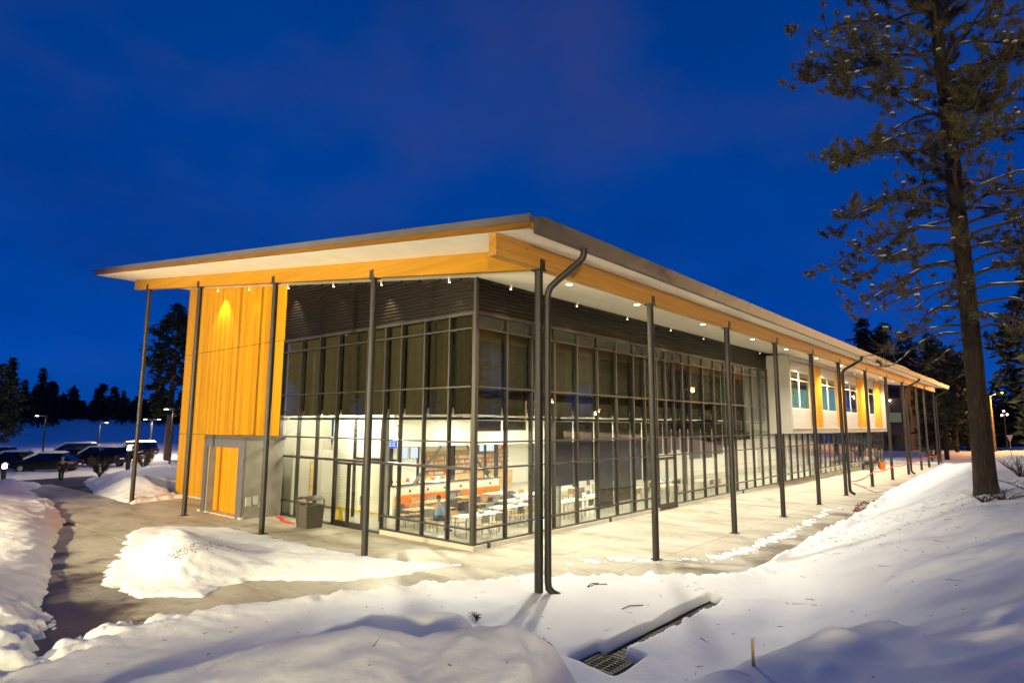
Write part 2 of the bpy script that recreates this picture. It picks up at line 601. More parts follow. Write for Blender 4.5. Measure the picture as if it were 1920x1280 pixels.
def lamp(name, typ, loc, power, col, parent=None, aim=None, size=0.1, angle=120, blend=0.6, area=None):
    d = bpy.data.lights.new(name, typ)
    d.energy = power
    d.color = col
    if typ == 'SPOT':
        d.spot_size = math.radians(angle); d.spot_blend = blend; d.shadow_soft_size = size
    elif typ == 'POINT':
        d.shadow_soft_size = size
    elif typ == 'AREA':
        d.shape = 'RECTANGLE'; d.size, d.size_y = area
    o = bpy.data.objects.new(name, d)
    o.location = Vector(loc) - parent_loc(parent)
    if aim is not None:
        o.rotation_euler = (Vector(aim) - Vector(loc)).to_track_quat('-Z', 'Y').to_euler()
    return link(o, parent)


ORD = ['first', 'second', 'third', 'fourth', 'fifth', 'sixth', 'seventh', 'eighth', 'ninth', 'tenth', 'eleventh', 'twelfth',
       'thirteenth', 'fourteenth', 'fifteenth', 'sixteenth', 'seventeenth', 'eighteenth', 'nineteenth', 'twentieth',
       'twenty first', 'twenty second', 'twenty third', 'twenty fourth', 'twenty fifth', 'twenty sixth', 'twenty seventh', 'twenty eighth']


# ------------------------------------------------------------------ numpy value noise
def vnoise(x, y, seed=0):
    xi = np.floor(x).astype(np.int64); yi = np.floor(y).astype(np.int64)
    xf = x - xi; yf = y - yi
    xf = xf * xf * (3 - 2 * xf); yf = yf * yf * (3 - 2 * yf)

    def h(a, b):
        n = (a * 374761393 + b * 668265263 + seed * 1442695041) & 0x7fffffff
        n = ((n ^ (n >> 13)) * 1274126177) & 0x7fffffff
        return ((n ^ (n >> 16)) & 0xffff) / 65535.0
    return (h(xi, yi) * (1 - xf) + h(xi + 1, yi) * xf) * (1 - yf) + (h(xi, yi + 1) * (1 - xf) + h(xi + 1, yi + 1) * xf) * yf


def fbm(x, y, sc, oct=4, seed=0, gain=0.5):
    r = 0; a = 1; t = 0
    for i in range(oct):
        r = r + a * (vnoise(x * sc, y * sc, seed + i * 17) - 0.5)
        t += a; a *= gain; sc *= 2.03
    return r / t


def sdpoly(X, Y, poly):
    """signed distance, positive inside"""
    d = np.full(X.shape, 1e9); ins = np.zeros(X.shape, bool)
    n = len(poly)
    for i in range(n):
        ax, ay = poly[i]; bx, by = poly[(i + 1) % n]
        ex, ey = bx - ax, by - ay
        t = np.clip(((X - ax) * ex + (Y - ay) * ey) / (ex * ex + ey * ey), 0, 1)
        d = np.minimum(d, np.hypot(X - ax - t * ex, Y - ay - t * ey))
        c = ((ay > Y) != (by > Y))
        with np.errstate(divide='ignore', invalid='ignore'):
            xi = ax + (Y - ay) / (ey if ey != 0 else 1e-12) * ex
        ins ^= c & (X < xi)
    return np.where(ins, d, -d)


def sst(a, b, x):
    t = np.clip((x - a) / (b - a), 0, 1)
    return t * t * (3 - 2 * t)


# ------------------------------------------------------------------ TERRAIN
PAVED = [(-11.6, 0.6), (-10.4, 2.0), (-9.3, 3.0), (-8.4, 4.1), (-7.5, 4.5), (-5.7, 4.7), (-4.0, 4.0), (-1.06, 2.9), (1.45, 1.33),
         (3.4, -0.86), (4.6, -2.2), (5.7, -2.95), (8.4, -2.82), (14.9, -2.72), (25.5, -2.3), (34, -1.6), (43, -1.3), (62, -0.8), (73, -0.6),
         (74.5, 0.3), (75, 5.9), (74, 31), (3.0, 31), (2.9, 27.6), (-0.2, 26.6), (0.2, 33.4), (2.2, 43.2), (5, 44.6), (40, 49),
         (40, 52.5), (-6, 46.8), (-30, 44), (-30, 41.5), (-6, 43.4), (-0.9, 42.6), (-0.6, 41), (-2.2, 37.8), (-2.9, 29.4), (-4.1, 22.8),
         (-5.8, 16.7), (-7.4, 10.7), (-8.3, 7.5), (-9.1, 5), (-9.9, 3.6), (-11.4, 2.4), (-12.6, 1.2)]
ISLAND = [(1.15, 4.15), (0.3, 5.9), (-0.05, 7.6), (-0.1, 9.3), (-0.16, 12), (-0.3, 15.2), (-1.4, 17.2), (-2.7, 18.1), (-3.7, 16.6), (-4.3, 14.6),
          (-5.5, 11.9), (-6.6, 9.2), (-6.4, 7.6), (-5.9, 6.9), (-5.3, 6.1), (-4.7, 6.75), (-3.6, 6.9), (-2.15, 5.1), (-0.5, 4.4)]
STRIP = [(3.7, 1.75), (4.7, 1.45), (5.75, 0.15), (7.0, -1.05), (9.5, -1.35), (13.9, -1.35), (22.8, -0.85), (24, -1.05), (13.9, -1.85), (9.5, -1.95),
         (7.0, -1.55), (5.7, -0.2), (4.6, 1.2)]


def bank(x, y):
    y0 = np.interp(x, [-400, -14, -8, -4, 1, 4, 6.5, 25, 43, 62, 80, 400], [1, -2.5, -4.6, -5.3, -5.0, -4.2, -3.3, -2.6, -1.6, -1.2, -1.0, -1.0])
    s = y0 - y
    far = sst(30, 95, x)
    h = np.interp(s, [0, .5, 1.5, 3, 5, 8, 15, 40, 200], [0, .10, .50, 1.15, 2.05, 2.45, 3.1, 4.2, 5])
    h2 = np.interp(s, [0, 2, 6, 15, 40, 200], [0, .15, .5, 1.6, 3.0, 4])
    return h * (1 - far) + h2 * far


def ground_z(x, y):
    z = bank(x, y)
    z = z + np.clip((y - 66) / 120, 0, 1) ** 1.0 * 4.6 * (1 - sst(60, 130, x))
    return z


def ridge(x, y, pts, wf, wn):
    """ridge bump through (x,y,h): narrow on the far side, wide towards the camera"""
    best = np.zeros(x.shape)
    for (ax, ay, ah), (bx, by, bh) in zip(pts[:-1], pts[1:]):
        ex, ey = bx - ax, by - ay
        ln = math.hypot(ex, ey)
        tr = ((x - ax) * ex + (y - ay) * ey) / (ln * ln)
        t = np.clip(tr, 0, 1)
        over = np.abs(tr - t) * ln
        perp = np.abs((x - ax) * ey - (y - ay) * ex) / ln
        dx, dy = x - ax - t * ex, y - ay - t * ey
        side = dx * (-12.43 - ax) + dy * (-9.74 - ay)
        w = np.where(side > 0, wn, wf)
        best = np.maximum(best, (ah + t * (bh - ah)) * np.exp(-(perp / w) ** 2 - (over / .55) ** 2))
    return best


def axis_grid(segs):
    out = [segs[0][0]]
    for a, b, st0, st1 in segs:
        x = a
        n = max(1, int(round((b - a) / ((st0 + st1) / 2))))
        tt = np.arange(1, n + 1) / n
        w = st0 * tt + (st1 - st0) * tt * tt / 2
        w = w / w[-1]
        out += list(a + (b - a) * w)
    return np.array(out)


gx_ = axis_grid([(-420, -40, 40, 6), (-40, -14, 3, .3), (-14, -10, .12, .08), (-10, 7, .075, .075), (7, 30, .08, .25), (30, 80, .25, .9), (80, 200, 1.2, 8), (200, 620, 14, 60)])
gy_ = axis_grid([(-420, -40, 40, 8), (-40, -12, 4, .2), (-12, -4.5, .11, .09), (-4.5, 9, .075, .08), (9, 30, .10, .22), (30, 60, .3, .8), (60, 200, 1.2, 6), (200, 620, 14, 60)])
GX, GY = np.meshgrid(gx_, gy_)


def snow_height(X, Y):
    base = ground_z(X, Y)
    rough = fbm(X, Y, 1.3, 4, 3) * 0.50 + fbm(X, Y, 5.0, 3, 9) * 0.22
    d_p = -sdpoly(X, Y, PAVED) + rough * (0.75 - .35 * sst(-4, -6, X))
    # patchy remains where the west path runs out of frame
    d_p = d_p + 1.0 * sst(9.5, 3.0, Y) * sst(-5.0, -8.5, X) * (0.34 + fbm(X, Y, 2.3, 5, 41) * 3.4)
    T = 0.15 + 0.32 * sst(-2.5, -6.0, X) * sst(2.0, 6.0, Y) + 0.2 * sst(26, 32, Y)
    t = np.where(d_p > 0, T * (1 - np.exp(-d_p / (0.12 + T * 0.9))), np.maximum(-0.10, d_p * 0.5))
    # crumbly ridge the plough left along the edge
    pl = np.exp(-((d_p - 0.45) / 0.38) ** 2)
    lump = np.clip(fbm(X, Y, 2.6, 4, 23) + 0.14, 0, 1) * 1.35 + np.clip(fbm(X, Y, 6.5, 2, 27), 0, 1) * .35
    t = t + pl * lump * (0.34 + 0.25 * sst(8, 14, X) * sst(40, 30, X)) * (Y < 30) * (1 - .75 * sst(-3.5, -6, X) * sst(0, 4, Y))
    d_i = sdpoly(X, Y, ISLAND) + rough * 0.85 + fbm(X, Y, 2.2, 4, 19) * .45
    mound = 0.80 * np.exp(-(((X + 4.35) / 1.35) ** 2 + ((Y - 11.6) / 3.9) ** 2)) + 0.10 + fbm(X, Y, 1.4, 4, 37) * .10
    ti = np.where(d_i > 0, 0.10 * (1 - np.exp(-d_i / .12)) + mound * sst(0.15, 1.9, d_i) * 0.95, np.maximum(-0.1, d_i * .5))
    d_s = sdpoly(X, Y, STRIP) + fbm(X, Y, 2.5, 4, 77) * 1.1 + fbm(X, Y, 9, 3, 71) * .9 - 0.12
    ts = np.where(d_s > 0, 0.05 * (1 - np.exp(-d_s / .1)) + np.clip(fbm(X, Y, 6, 3, 5), 0, 1) * .10 * sst(0, .15, d_s), -0.1)
    t = np.maximum(np.maximum(t, ti), ts)
    z = np.where(d_p > 0, base * sst(0, 0.6, d_p), 0) + t
    snowy = sst(0.1, 1.2, d_p)
    z = z - snowy * 0.30 * np.exp(-(((X + 3.6) / 1.5) ** 2 + ((Y + 4.6) / 1.0) ** 2)) - snowy * .12 * np.exp(-(((X + 2.0) / 1.6) ** 2 + ((Y + 5.2) / 1.0) ** 2))
    # foreground piles thrown up by the plough: absolute crest heights, steep towards the hall, gentle towards the viewer
    c1 = ridge(X, Y, [(-9.9, -.35, .80), (-9.3, -.5, .90), (-8.87, -.67, .93), (-8.0, -1.06, 1.09), (-7.34, -1.43, 1.20), (-6.6, -1.92, 1.26), (-5.95, -2.45, 1.10), (-5.5, -2.9, 1.25), (-5.0, -3.4, 1.23),
                      (-4.75, -3.8, 1.02), (-4.75, -4.1, .46)], 0.62, 4.2)
    c3 = ridge(X, Y, [(-5.3, -4.7, .48), (-4.9, -5.2, .50), (-4.4, -5.9, .66), (-3.6, -6.6, .95), (-2.6, -7.1, 1.15), (-1.0, -7.5, 1.3)], 1.15, 3.5)
    c2 = ridge(X, Y, [(-6.3, .75, .40), (-5.57, .1, .66), (-5.12, -.23, .82), (-4.04, -1.17, .74), (-3.7, -1.6, .35)], 0.5, 1.1)
    lumpy = fbm(X, Y, 1.1, 4, 61) * .16
    for c in (c1 + lumpy * sst(.1, .6, c1), c2 + lumpy * sst(.1, .6, c2), c3 + lumpy * sst(.1, .6, c3)):
        k = .10
        z = np.where(snowy > 0, np.maximum(z, c * snowy) + k * np.exp(-np.abs(z - c * snowy) / k) * .35, z)
    # left bank piles and back piles
    z = z + snowy * (0.45 * np.exp(-(((X + 7.8) / 2.2) ** 2 + ((Y - 24) / 6) ** 2)) + 0.35 * np.exp(-(((X + 10.3) / 2.2) ** 2 + ((Y - 8) / 4) ** 2)))
    z = z + snowy * (0.75 * np.exp(-(((X - 2.2) / 2.2) ** 2 + ((Y - 31.5) / 2.2) ** 2)) + 0.8 * np.exp(-(((X - 5.5) / 3.5) ** 2 + ((Y - 38.5) / 3.0) ** 2))
                     + 0.6 * np.exp(-(((X + 3.2) / 1.3) ** 2 + ((Y - 36) / 2.2) ** 2)) + 0.5 * np.exp(-(((X - 12) / 6) ** 2 + ((Y - 44) / 3) ** 2)))
    z = z + snowy * (fbm(X, Y, 0.35, 3, 55) * 0.45 * sst(-2.6, -5, Y) + fbm(X, Y, 0.9, 3, 58) * (0.14 + 0.20 * sst(-5.5, -7.5, Y)) + fbm(X, Y, 2.6, 3, 59) * 0.03 + fbm(X, Y, 3.6, 4, 81) * .04 * sst(-2.0, 1.0, Y))
    z = z + snowy * sst(40, 120, np.hypot(X, Y)) * fbm(X, Y, 0.03, 3, 91) * 2.0
    kr = sst(114, 118, X) * sst(137, 133, X)
    z = z * (1 - kr) + 0.30 * kr
    # trench of the drain and its catch basin stay open
    ex, ey = 5.05, 0.08
    tt = np.clip((X + 2.35) / 5.0, 0, 1)
    dd = np.abs(Y - (-3.30 - 0.02 * tt)) + np.where((X < -2.5) | (X > 2.75), 9, 0)
    k = sst(0.23, 0.13, dd + fbm(X, Y, 4, 3, 66) * .08)
    kb = sst(0.20, 0.05, np.maximum(np.abs(X + 2.42) - 0.36, np.abs(Y + 3.42) - 0.33))
    k = np.maximum(k, kb)
    flat = sst(2.2, 0.6, dd)
    z = np.where(snowy > 0.5, z * (1 - flat) + np.minimum(z, 0.16) * flat, z)
    z = z * (1 - k) + (-0.45) * k
    return z


GZ = snow_height(GX, GY)
# keep the snow sheet out of the hall itself
inside = (GX > 3.3) & (GX < 71.8) & (GY > 5.5) & (GY < 29.6)
GZ = np.where(inside, -0.3, GZ)
ny, nx = GX.shape
idx = np.arange(nx * ny).reshape(ny, nx)
Fq = np.stack([idx[:-1, :-1], idx[:-1, 1:], idx[1:, 1:], idx[1:, :-1]], -1).reshape(-1, 4)
snow_o = link(bpy.data.objects.new('snow_ground', npmesh('snow_ground', np.stack([GX, GY, GZ], -1).reshape(-1, 3), Fq, M_snow, True)))
tag(snow_o, 'trodden and drifted white snow covering the ground around the hall', kind='structure')


def zg(x, y):
    return float(snow_height(np.array([[float(x)]]), np.array([[float(y)]]))[0, 0])


# ---- paving
bed = MB().box(-30, 76, -3.02, 54, -0.4, -0.08).build('ground', M_under)
tag(bed, 'gravel bed under the concrete paving', kind='structure')
walk = MB().box(-13.2, 75.5, -3.0, 45, -0.07, -0.035).build('walkway', M_under)
tag(walk, 'concrete walkway along the glass hall with damp patches', kind='structure')
slab_meshes = {}


def slab(x0, x1, y0, y1):
    g = 0.008
    w, d = round(x1 - x0 - 2 * g, 3), round(y1 - y0 - 2 * g, 3)
    if (w, d) not in slab_meshes:
        slab_meshes[(w, d)] = MB().box(-w / 2, w / 2, -d / 2, d / 2, -0.035, 0.0, 0.006).mesh('slab', M_conc)
    o = bpy.data.objects.new('slab', slab_meshes[(w, d)])
    o.location = ((x0 + x1) / 2, (y0 + y1) / 2, random.uniform(-.002, .002))
    link(o, walk)


xs = [3.1 + 3.0 * i for i in range(25)]
for a, b in zip(xs[:-1], xs[1:]):
    for c, d in ((-2.98, 0.0), (0.0, 2.6), (2.6, 5.15)):
        slab(a, b, c, d)
for c, d in ((-2.98, 0), (0, 2.6), (2.6, 5.15)):
    slab(0, 3.1, c, d)
ys = [5.15 + 3.1 * i for i in range(9)]
for c, d in zip(ys[:-1], ys[1:]):
    slab(0, 3.1, c, d)
yl = [-0.0 + 3.0 * i for i in range(15)]
for a, b in ((-13, -10), (-10, -7), (-7, -4), (-4, 0)):
    for c, d in zip(yl[:-1], yl[1:]):
        if not (a < -9 and c > 9) and not (a < -6.5 and c > 20) and not (a < -5 and c > 25):
            slab(a, b, c, d)
lot = MB().box(-30, 42, 41.3, 53, -0.055, -0.02).build('parking_lot', plain('wet asphalt', (0.045, 0.042, 0.04), 0.4, 0, 0.3, 1.5, 0.1))
tag(lot, 'dark wet asphalt drive in front of the parked cars', kind='structure')
road = MB().box(119, 132, -90, 60, 0.1, 0.345).build('road', plain('road asphalt', (0.06, 0.055, 0.05), 0.5, 0, 0.2, 1.0))
tag(road, 'distant road lit orange by the street lamp', kind='structure')

# ================================================================== THE HALL
hall = thing('dining_hall', (0, 0, 0), 'long glass walled dining hall under a broad sloping roof with timber beams', 'building')
SL = 0.119
ZS = 8.75
RX0, RX1, RY0, RY1 = -1.87, 75.2, -1.2, 30.1
GXW, GYW = 3.104, 5.237


def zsof(y):
    return ZS + SL * y


def sloped(x0, x1, y0, y1, o0, o1):
    """slab between two offsets from the soffit plane"""
    b = [(x0, y0, zsof(y0) + o0), (x1, y0, zsof(y0) + o0), (x1, y1, zsof(y1) + o0), (x0, y1, zsof(y1) + o0)]
    t = [(x0, y0, zsof(y0) + o1), (x1, y0, zsof(y0) + o1), (x1, y1, zsof(y1) + o1), (x0, y1, zsof(y1) + o1)]
    return MB().hexa(b, t)


roof = sloped(RX0 + .05, RX1 - .05, RY0 + .05, RY1 - .05, 0.03, 0.335).build('roof', M_fascia, hall)
sloped(RX0, RX0 + .048, RY0, RY1, 0.155, 0.345).build('metal_fascia', M_fascia, roof)
sloped(RX1 - .048, RX1, RY0, RY1, 0.155, 0.345).build('metal_fascia', M_fascia, roof)
sloped(RX0 + .004, RX0 + .046, RY0, RY1, 0.0, 0.15).build('wood_fascia', M_edge, roof)
sloped(RX1 - .046, RX1 - .004, RY0, RY1, 0.0, 0.15).build('wood_fascia', M_edge, roof)
MB().box(RX0 + .05, RX1 - .05, RY0 + .002, RY0 + .045, zsof(RY0) + .002, zsof(RY0) + .14).build('wood_fascia', M_beam_x, roof)
sloped(RX0 + .05, RX1 - .05, RY1 - .046, RY1, 0.0, 0.33).build('back_fascia', M_fascia, roof)
# gutter : open trapezoid trough
gp = [(-1.215, 8.50), (-1.34, 8.50), (-1.46, 8.86), (-1.445, 8.86), (-1.33, 8.515), (-1.23, 8.515), (-1.23, 8.86), (-1.215, 8.86)]
MB().prism(gp, 'x', RX0 + .12, RX1 - .02).prism([(-1.22, 8.505), (-1.335, 8.505), (-1.45, 8.85), (-1.22, 8.85)], 'x', RX0 + .112, RX0 + .119).build('gutter', M_gutter, roof)
for k in range(25):
    x = -1.0 + k * 3.05
    MB().prism([(-1.3405, 8.495), (-1.468, 8.866), (-1.461, 8.868), (-1.3335, 8.495)], 'x', x - .02, x + .02).build('gutter_strap', M_gutter, roof)
# soffit boards, each a panel with an open joint
pm = {}
ROT = math.atan(SL)


def soffit_panel(x0, x1, y0, y1):
    w, d = round(x1 - x0 - .012, 3), round((y1 - y0) / math.cos(ROT) - .012, 3)
    if (w, d) not in pm:
        pm[(w, d)] = MB().box(-w / 2, w / 2, -d / 2, d / 2, 0, .026).mesh('soffit_panel', M_soffit)
    o = bpy.data.objects.new('soffit_panel', pm[(w, d)])
    o.location = ((x0 + x1) / 2, (y0 + y1) / 2, zsof((y0 + y1) / 2))
    o.rotation_euler = (ROT, 0, 0)
    link(o, roof)


px_ = np.linspace(3.2, RX1 - .06, 25)
for a, b in zip(px_[:-1], px_[1:]):
    for c, d in ((-1.15, 1.2), (1.2, 3.4), (3.4, 5.7)):
        soffit_panel(a, b, c, d)
py_ = np.linspace(-1.15, 30.0, 14)
for c, d in zip(py_[:-1], py_[1:]):
    soffit_panel(RX0 + .06, 0.7, c, d)
    soffit_panel(0.7, 3.2, c, d)
# beams
MB().box(-1.80, 74.3, -.12, .12, 8.187, zsof(0) - .02).build('beam', M_beam_x, hall)
b_ = [(-.11, .122, 8.187 + SL * .12), (.11, .122, 8.187 + SL * .12), (.11, 29.1, 8.187 + SL * 29.1), (-.11, 29.1, 8.187 + SL * 29.1)]
MB().hexa(b_, [(x, y, z + .553) for x, y, z in b_]).build('beam', M_beam_y, hall)
# columns
CX = [0, 6, 12.543, 18.566, 24.611, 30.595, 38.197, 45.767, 53.393, 60.969, 66.113, 73.6]
LY = [6.99, 13.488, 20.571, 27.104]


def column(x, y, h, along):
    c = MB().lathe([(.108, -.12), (.108, h - .02)], (x, y, 0), 20).build('column', M_steel, hall, True)
    m = MB()
    m.box(x - .15, x + .15, y - .15, y + .15, h - .035, h - .002)
    if along == 'x':
        m.box(x - .10, x + .10, -.138, -.122, h - .03, h + .26)
        for dx in (-.05, .05):
            m.box(x + dx - .018, x + dx + .018, -.150, -.138, h + .05, h + .09).box(x + dx - .018, x + dx + .018, -.150, -.138, h + .16, h + .20)
    else:
        m.box(-.128, -.112, y - .10, y + .10, h - .03, h + .26)
        for dy in (-.05, .05):
            m.box(-.140, -.128, y + dy - .018, y + dy + .018, h + .05, h + .09).box(-.140, -.128, y + dy - .018, y + dy + .018, h + .16, h + .20)
    m.build('beam_bracket', M_steel, c)
    MB().box(x - .16, x + .16, y - .16, y + .16, 0.001, .02).build('base_plate', M_steel, c)


for x in CX:
    column(x, 0, 8.187, 'x')
for y in LY:
    column(0, y, 8.187 + SL * y, 'y')


def gooseneck(x, low=True):
    pts = [(x, -1.335, 8.53), (x, -1.335, 8.42), (x, -1.30, 8.31), (x, -1.20, 8.22), (x, -.48, 7.82), (x, -.30, 7.70), (x, -.22, 7.56), (x, -.20, 7.38)]
    m = MB()
    z0 = zg(x, -.3) if low else 0
    end = [(x, -.20, .42), (x, -.22, .27), (x + .06, -.30, .16), (x + .16, -.42, .09)]
    m.path(pts + end, [.088] * 12, 14)
    m.build('downpipe', M_steel, hall, True)


for x in (0.11, CX[5] + .11, CX[8] + .11, CX[11] + .11):
    gooseneck(x)


# ---- ribbed siding
def rib_profile(p0, p1, q, z0, z1):
    pass


sid = MB()
z = 8.15
sid.add([(GXW + .03, 5.26, 8.11), (GXW + .03, 18.05, 8.11), (GXW + .03, 18.05, zsof(18.05)), (GXW + .03, 5.26, zsof(5.26))], [(0, 1, 2, 3)])
while z < zsof(18) - .05:
    y0 = max(5.30, (z + .10 - ZS) / SL)
    sid.prism([(GXW + .02, z), (GXW - .045, z + .012), (GXW - .045, z + .055), (GXW + .02, z + .105)], 'y', y0, 18.05)
    z += .135
sid.build('siding', M_siding, hall)
sid2 = MB()
z = 8.15
sid2.add([(3.13, GYW + .03, 8.11), (33, GYW + .03, 8.11), (33, GYW + .03, 9.37), (3.13, GYW + .03, 9.37)], [(0, 1, 2, 3)])
while z < 9.26:
    sid2.prism([(GYW + .02, z), (GYW - .045, z + .012), (GYW - .045, z + .055), (GYW + .02, z + .105)], 'x', 3.17, 33.0)
    z += .135
sid2.build('siding', M_siding, hall)
MB().box(GXW - .06, 3.168, GYW - .06, 5.298, 8.09, zsof(GYW) - .01).build('corner_trim', M_mull, hall)
MB().box(GXW - .07, GXW + .03, 5.30, 18.06, 8.07, 8.145).build('drip_trim', M_mull, hall)
MB().box(3.17, 33.0, GYW - .07, GYW + .03, 8.07, 8.145).build('drip_trim', M_mull, hall)

# ---- cedar wall of upright boards in three tiers
ww = MB()
ww.add([(GXW + .03, 18.06, .05), (GXW + .03, 29.6, .05), (GXW + .03, 29.6, zsof(29.6)), (GXW + .03, 18.06, zsof(18.06))], [(0, 1, 2, 3)])
wall_w = MB().hexa([(GXW + .032, 18.07, 0), (GXW + .3, 18.07, 0), (GXW + .3, 29.6, 0), (GXW + .032, 29.6, 0)],
                   [(GXW + .032, 18.07, zsof(18.07) - .01), (GXW + .3, 18.07, zsof(18.07) - .01), (GXW + .3, 29.6, zsof(29.6) - .01), (GXW + .032, 29.6, zsof(29.6) - .01)]
                   ).build('wood_wall', M_black, hall)
for (za, zb) in ((.12, 3.525), (3.55, 8.185), (8.21, 99)):
    m = MB()
    y = 18.075
    while y < 29.55:
        w = .142
        t = zb if zb < 90 else zsof(y) - .015
        dx = random.uniform(0, .004)
        m.box(GXW - .012 - dx, GXW + .028, y + .003, y + w - .003, za, t)
        y += w
    tag(m.build('board_panel', M_board, wall_w), kind='stuff')
MB().box(GXW - .03, GXW + .1, 18.07, 29.6, 0.0, .115).build('wall_base', M_curb, wall_w)

# ---- curtain walls
RXS = [3.104, 4.75, 6.2, 7.67, 9.26, 10.84, 12.42, 13.99, 15.1, 16.33, 18.27, 19.3, 20.3, 21.95, 23.55, 25.15, 26.75, 28.3, 29.85, 31.4, 32.95]
RXL = [32.95 + 1.58 * i for i in range(1, 26)]
LYS = [5.237, 6.51, 7.85, 9.2, 10.2, 11.35, 13.45, 14.9, 16.42, 18.02]
ZROW = [0.17, .68, 2.68, 3.58, 5.5, 7.55, 8.08]
cwl = bar('curtain_wall', M_mull, 3.16, 72.5, GYW - .06, GYW + .09, .165, .215, hall)
cwl.scale = (1, 1, 1); cwl.data = MB().box(-34.67, 34.67, -.075, .075, -.025, .025).mesh('curtain_wall', M_mull)
cwg = bar('curtain_wall', M_mull, GXW - .06, GXW + .09, 5.298, 10.2, .165, .215, hall)
cwg.scale = (1, 1, 1); cwg.data = MB().box(-.075, .075, -2.451, 2.451, -.025, .025).mesh('curtain_wall', M_mull)
WM = .034


def mull_x(x, z0, z1):
    bar('mullion', M_mull, x - WM, x + WM, GYW - .065, GYW + .10, z0, z1, cwl)


def pane_x(x0, x1, z0, z1):
    bar('pane', M_glass, x0 + .01, x1 - .01, GYW - .012, GYW + .012, z0 + .01, z1 - .01, cwl)


def mull_y(y, z0, z1):
    bar('mullion', M_mull, GXW - .065, GXW + .10, y - WM, y + WM, z0, z1, cwg)


def pane_y(y0, y1, z0, z1):
    bar('pane', M_glass, GXW - .012, GXW + .012, y0 + .01, y1 - .01, z0 + .01, z1 - .01, cwg)


bar('corner_post', M_mull, GXW - .075, 3.19, GYW - .075, 5.323, .10, 8.09, cwl)
for x in RXS[1:]:
    d = x in (16.33, 18.27)
    mull_x(x, 0.0 if d else .216, 8.075)
mull_x(17.3, 2.72, 8.075)
for x in RXL:
    mull_x(x, .216, 3.66)
HT = .028
for z in ZROW[1:-1]:
    if z == .68:
        for a, b in ((3.19, 16.29), (18.31, 72.5)):
            bar('transom', M_mull, a, b, GYW - .095, GYW + .097, z - HT, z + HT, cwl)
    else:
        bar('transom', M_mull, 3.19, 33.0 if z > 3.7 else 72.5, GYW - .095, GYW + .097, z - HT, z + HT, cwl)
bar('transom', M_mull, 3.19, 33.0, GYW - .095, GYW + .097, 8.03, 8.068, cwl)
for a, b in zip(RXS[:-1], RXS[1:]):
    for z0, z1 in zip(ZROW[:-1], ZROW[1:]):
        if a == 16.33:
            if z1 <= 2.7:
                continue
            pane_x(a, 17.3, z0, z1); pane_x(17.3, b, z0, z1)
        else:
            pane_x(a, b, z0, z1)
XX = [32.95] + RXL
for a, b in zip(XX[:-1], XX[1:]):
    for z0, z1 in zip(ZROW[:3], ZROW[1:4]):
        pane_x(a, b, z0, z1)
for y in LYS[1:]:
    low = 0.0 if y >= 10.2 else .216
    mull_y(y, low, 8.075)
for z in ZROW[1:-1]:
    if z == .68:
        for a, b in ((5.33, 10.2), (13.49, 18.02)):
            bar('transom', M_mull, GXW - .095, GXW + .097, a, b, z - HT, z + HT, cwg)
    else:
        hh = .05 if z == 2.68 else HT
        bar('transom', M_mull, GXW - .095, GXW + .097, 5.33, 18.02, z - hh, z + hh, cwg)
bar('transom', M_mull, GXW - .095, GXW + .097, 14.9, 18.02, 4.53, 4.58, cwg)
bar('transom', M_mull, GXW - .095, GXW + .097, 10.24, 18.02, .0, .06, cwg)
bar('transom', M_mull, GXW - .095, GXW + .097, 5.33, 18.02, 8.03, 8.068, cwg)
for a, b in zip(LYS[:-1], LYS[1:]):
    for z0, z1 in zip(ZROW[:-1], ZROW[1:]):
        if a == 11.35 and z1 <= 2.7:
            continue
        if a >= 10.2 and z0 == .17:
            z0 = .05
        pane_y(a, b, z0, z1)
# concrete curbs below the glass
MB().box(GXW - .09, 16.28, GYW - .10, GYW + .12, -.03, .163, .012).build('curb', M_curb, hall)
MB().box(18.32, 72.6, GYW - .10, GYW + .12, -.03, .163, .012).build('curb', M_curb, hall)
MB().box(GXW - .10, GXW + .12, GYW + .125, 10.16, -.03, .163, .012).build('curb', M_curb, hall)
for x in (3.75, 11.6, 27.3, 34.2):
    MB().box(x - .05, x + .05, GYW - .17, GYW - .102, .02, .20).build('curb_drain', M_mull, hall)


# ---- glass doors
def glass_door_x(x0, x1, label):
    y = GYW
    fr = MB()
    for a, b in ((x0, x0 + .10), (x1 - .10, x1)):
        fr.box(a, b, y - .03, y + .03, .03, 2.60)
    fr.box(x0 + .10, x1 - .10, y - .03, y + .03, .03, .30)
    fr.box(x0 + .10, x1 - .10, y - .03, y + .03, 2.46, 2.60)
    d = fr.build('glass_door', M_mull, hall)
    MB().box(x0 + .10, x1 - .10, y - .008, y + .008, .30, 2.46).build('pane', M_glass, d)
    return d


d = glass_door_x(16.37, 17.29, '')
MB().path([(17.22, GYW - .05, .9), (17.22, GYW - .09, .95), (17.22, GYW - .09, 1.35), (17.22, GYW - .05, 1.4)], .014, 8).build('handle', M_chrome, d)
d = glass_door_x(17.31, 18.23, '')
MB().path([(17.38, GYW - .05, .9), (17.38, GYW - .09, .95), (17.38, GYW - .09, 1.35), (17.38, GYW - .05, 1.4)], .014, 8).build('handle', M_chrome, d)


def glass_door_y(y0, y1):
    x = GXW
    fr = MB()
    for a, b in ((y0, y0 + .09), (y1 - .09, y1)):
        fr.box(x - .03, x + .03, a, b, .065, 2.60)
    fr.box(x - .03, x + .03, y0 + .09, y1 - .09, .065, .22)
    fr.box(x - .03, x + .03, y0 + .09, y1 - .09, 2.5, 2.60)
    d = fr.build('glass_door', M_mull, hall)
    MB().box(x - .008, x + .008, y0 + .09, y1 - .09, .22, 2.5).build('pane', M_glass, d)
    return d


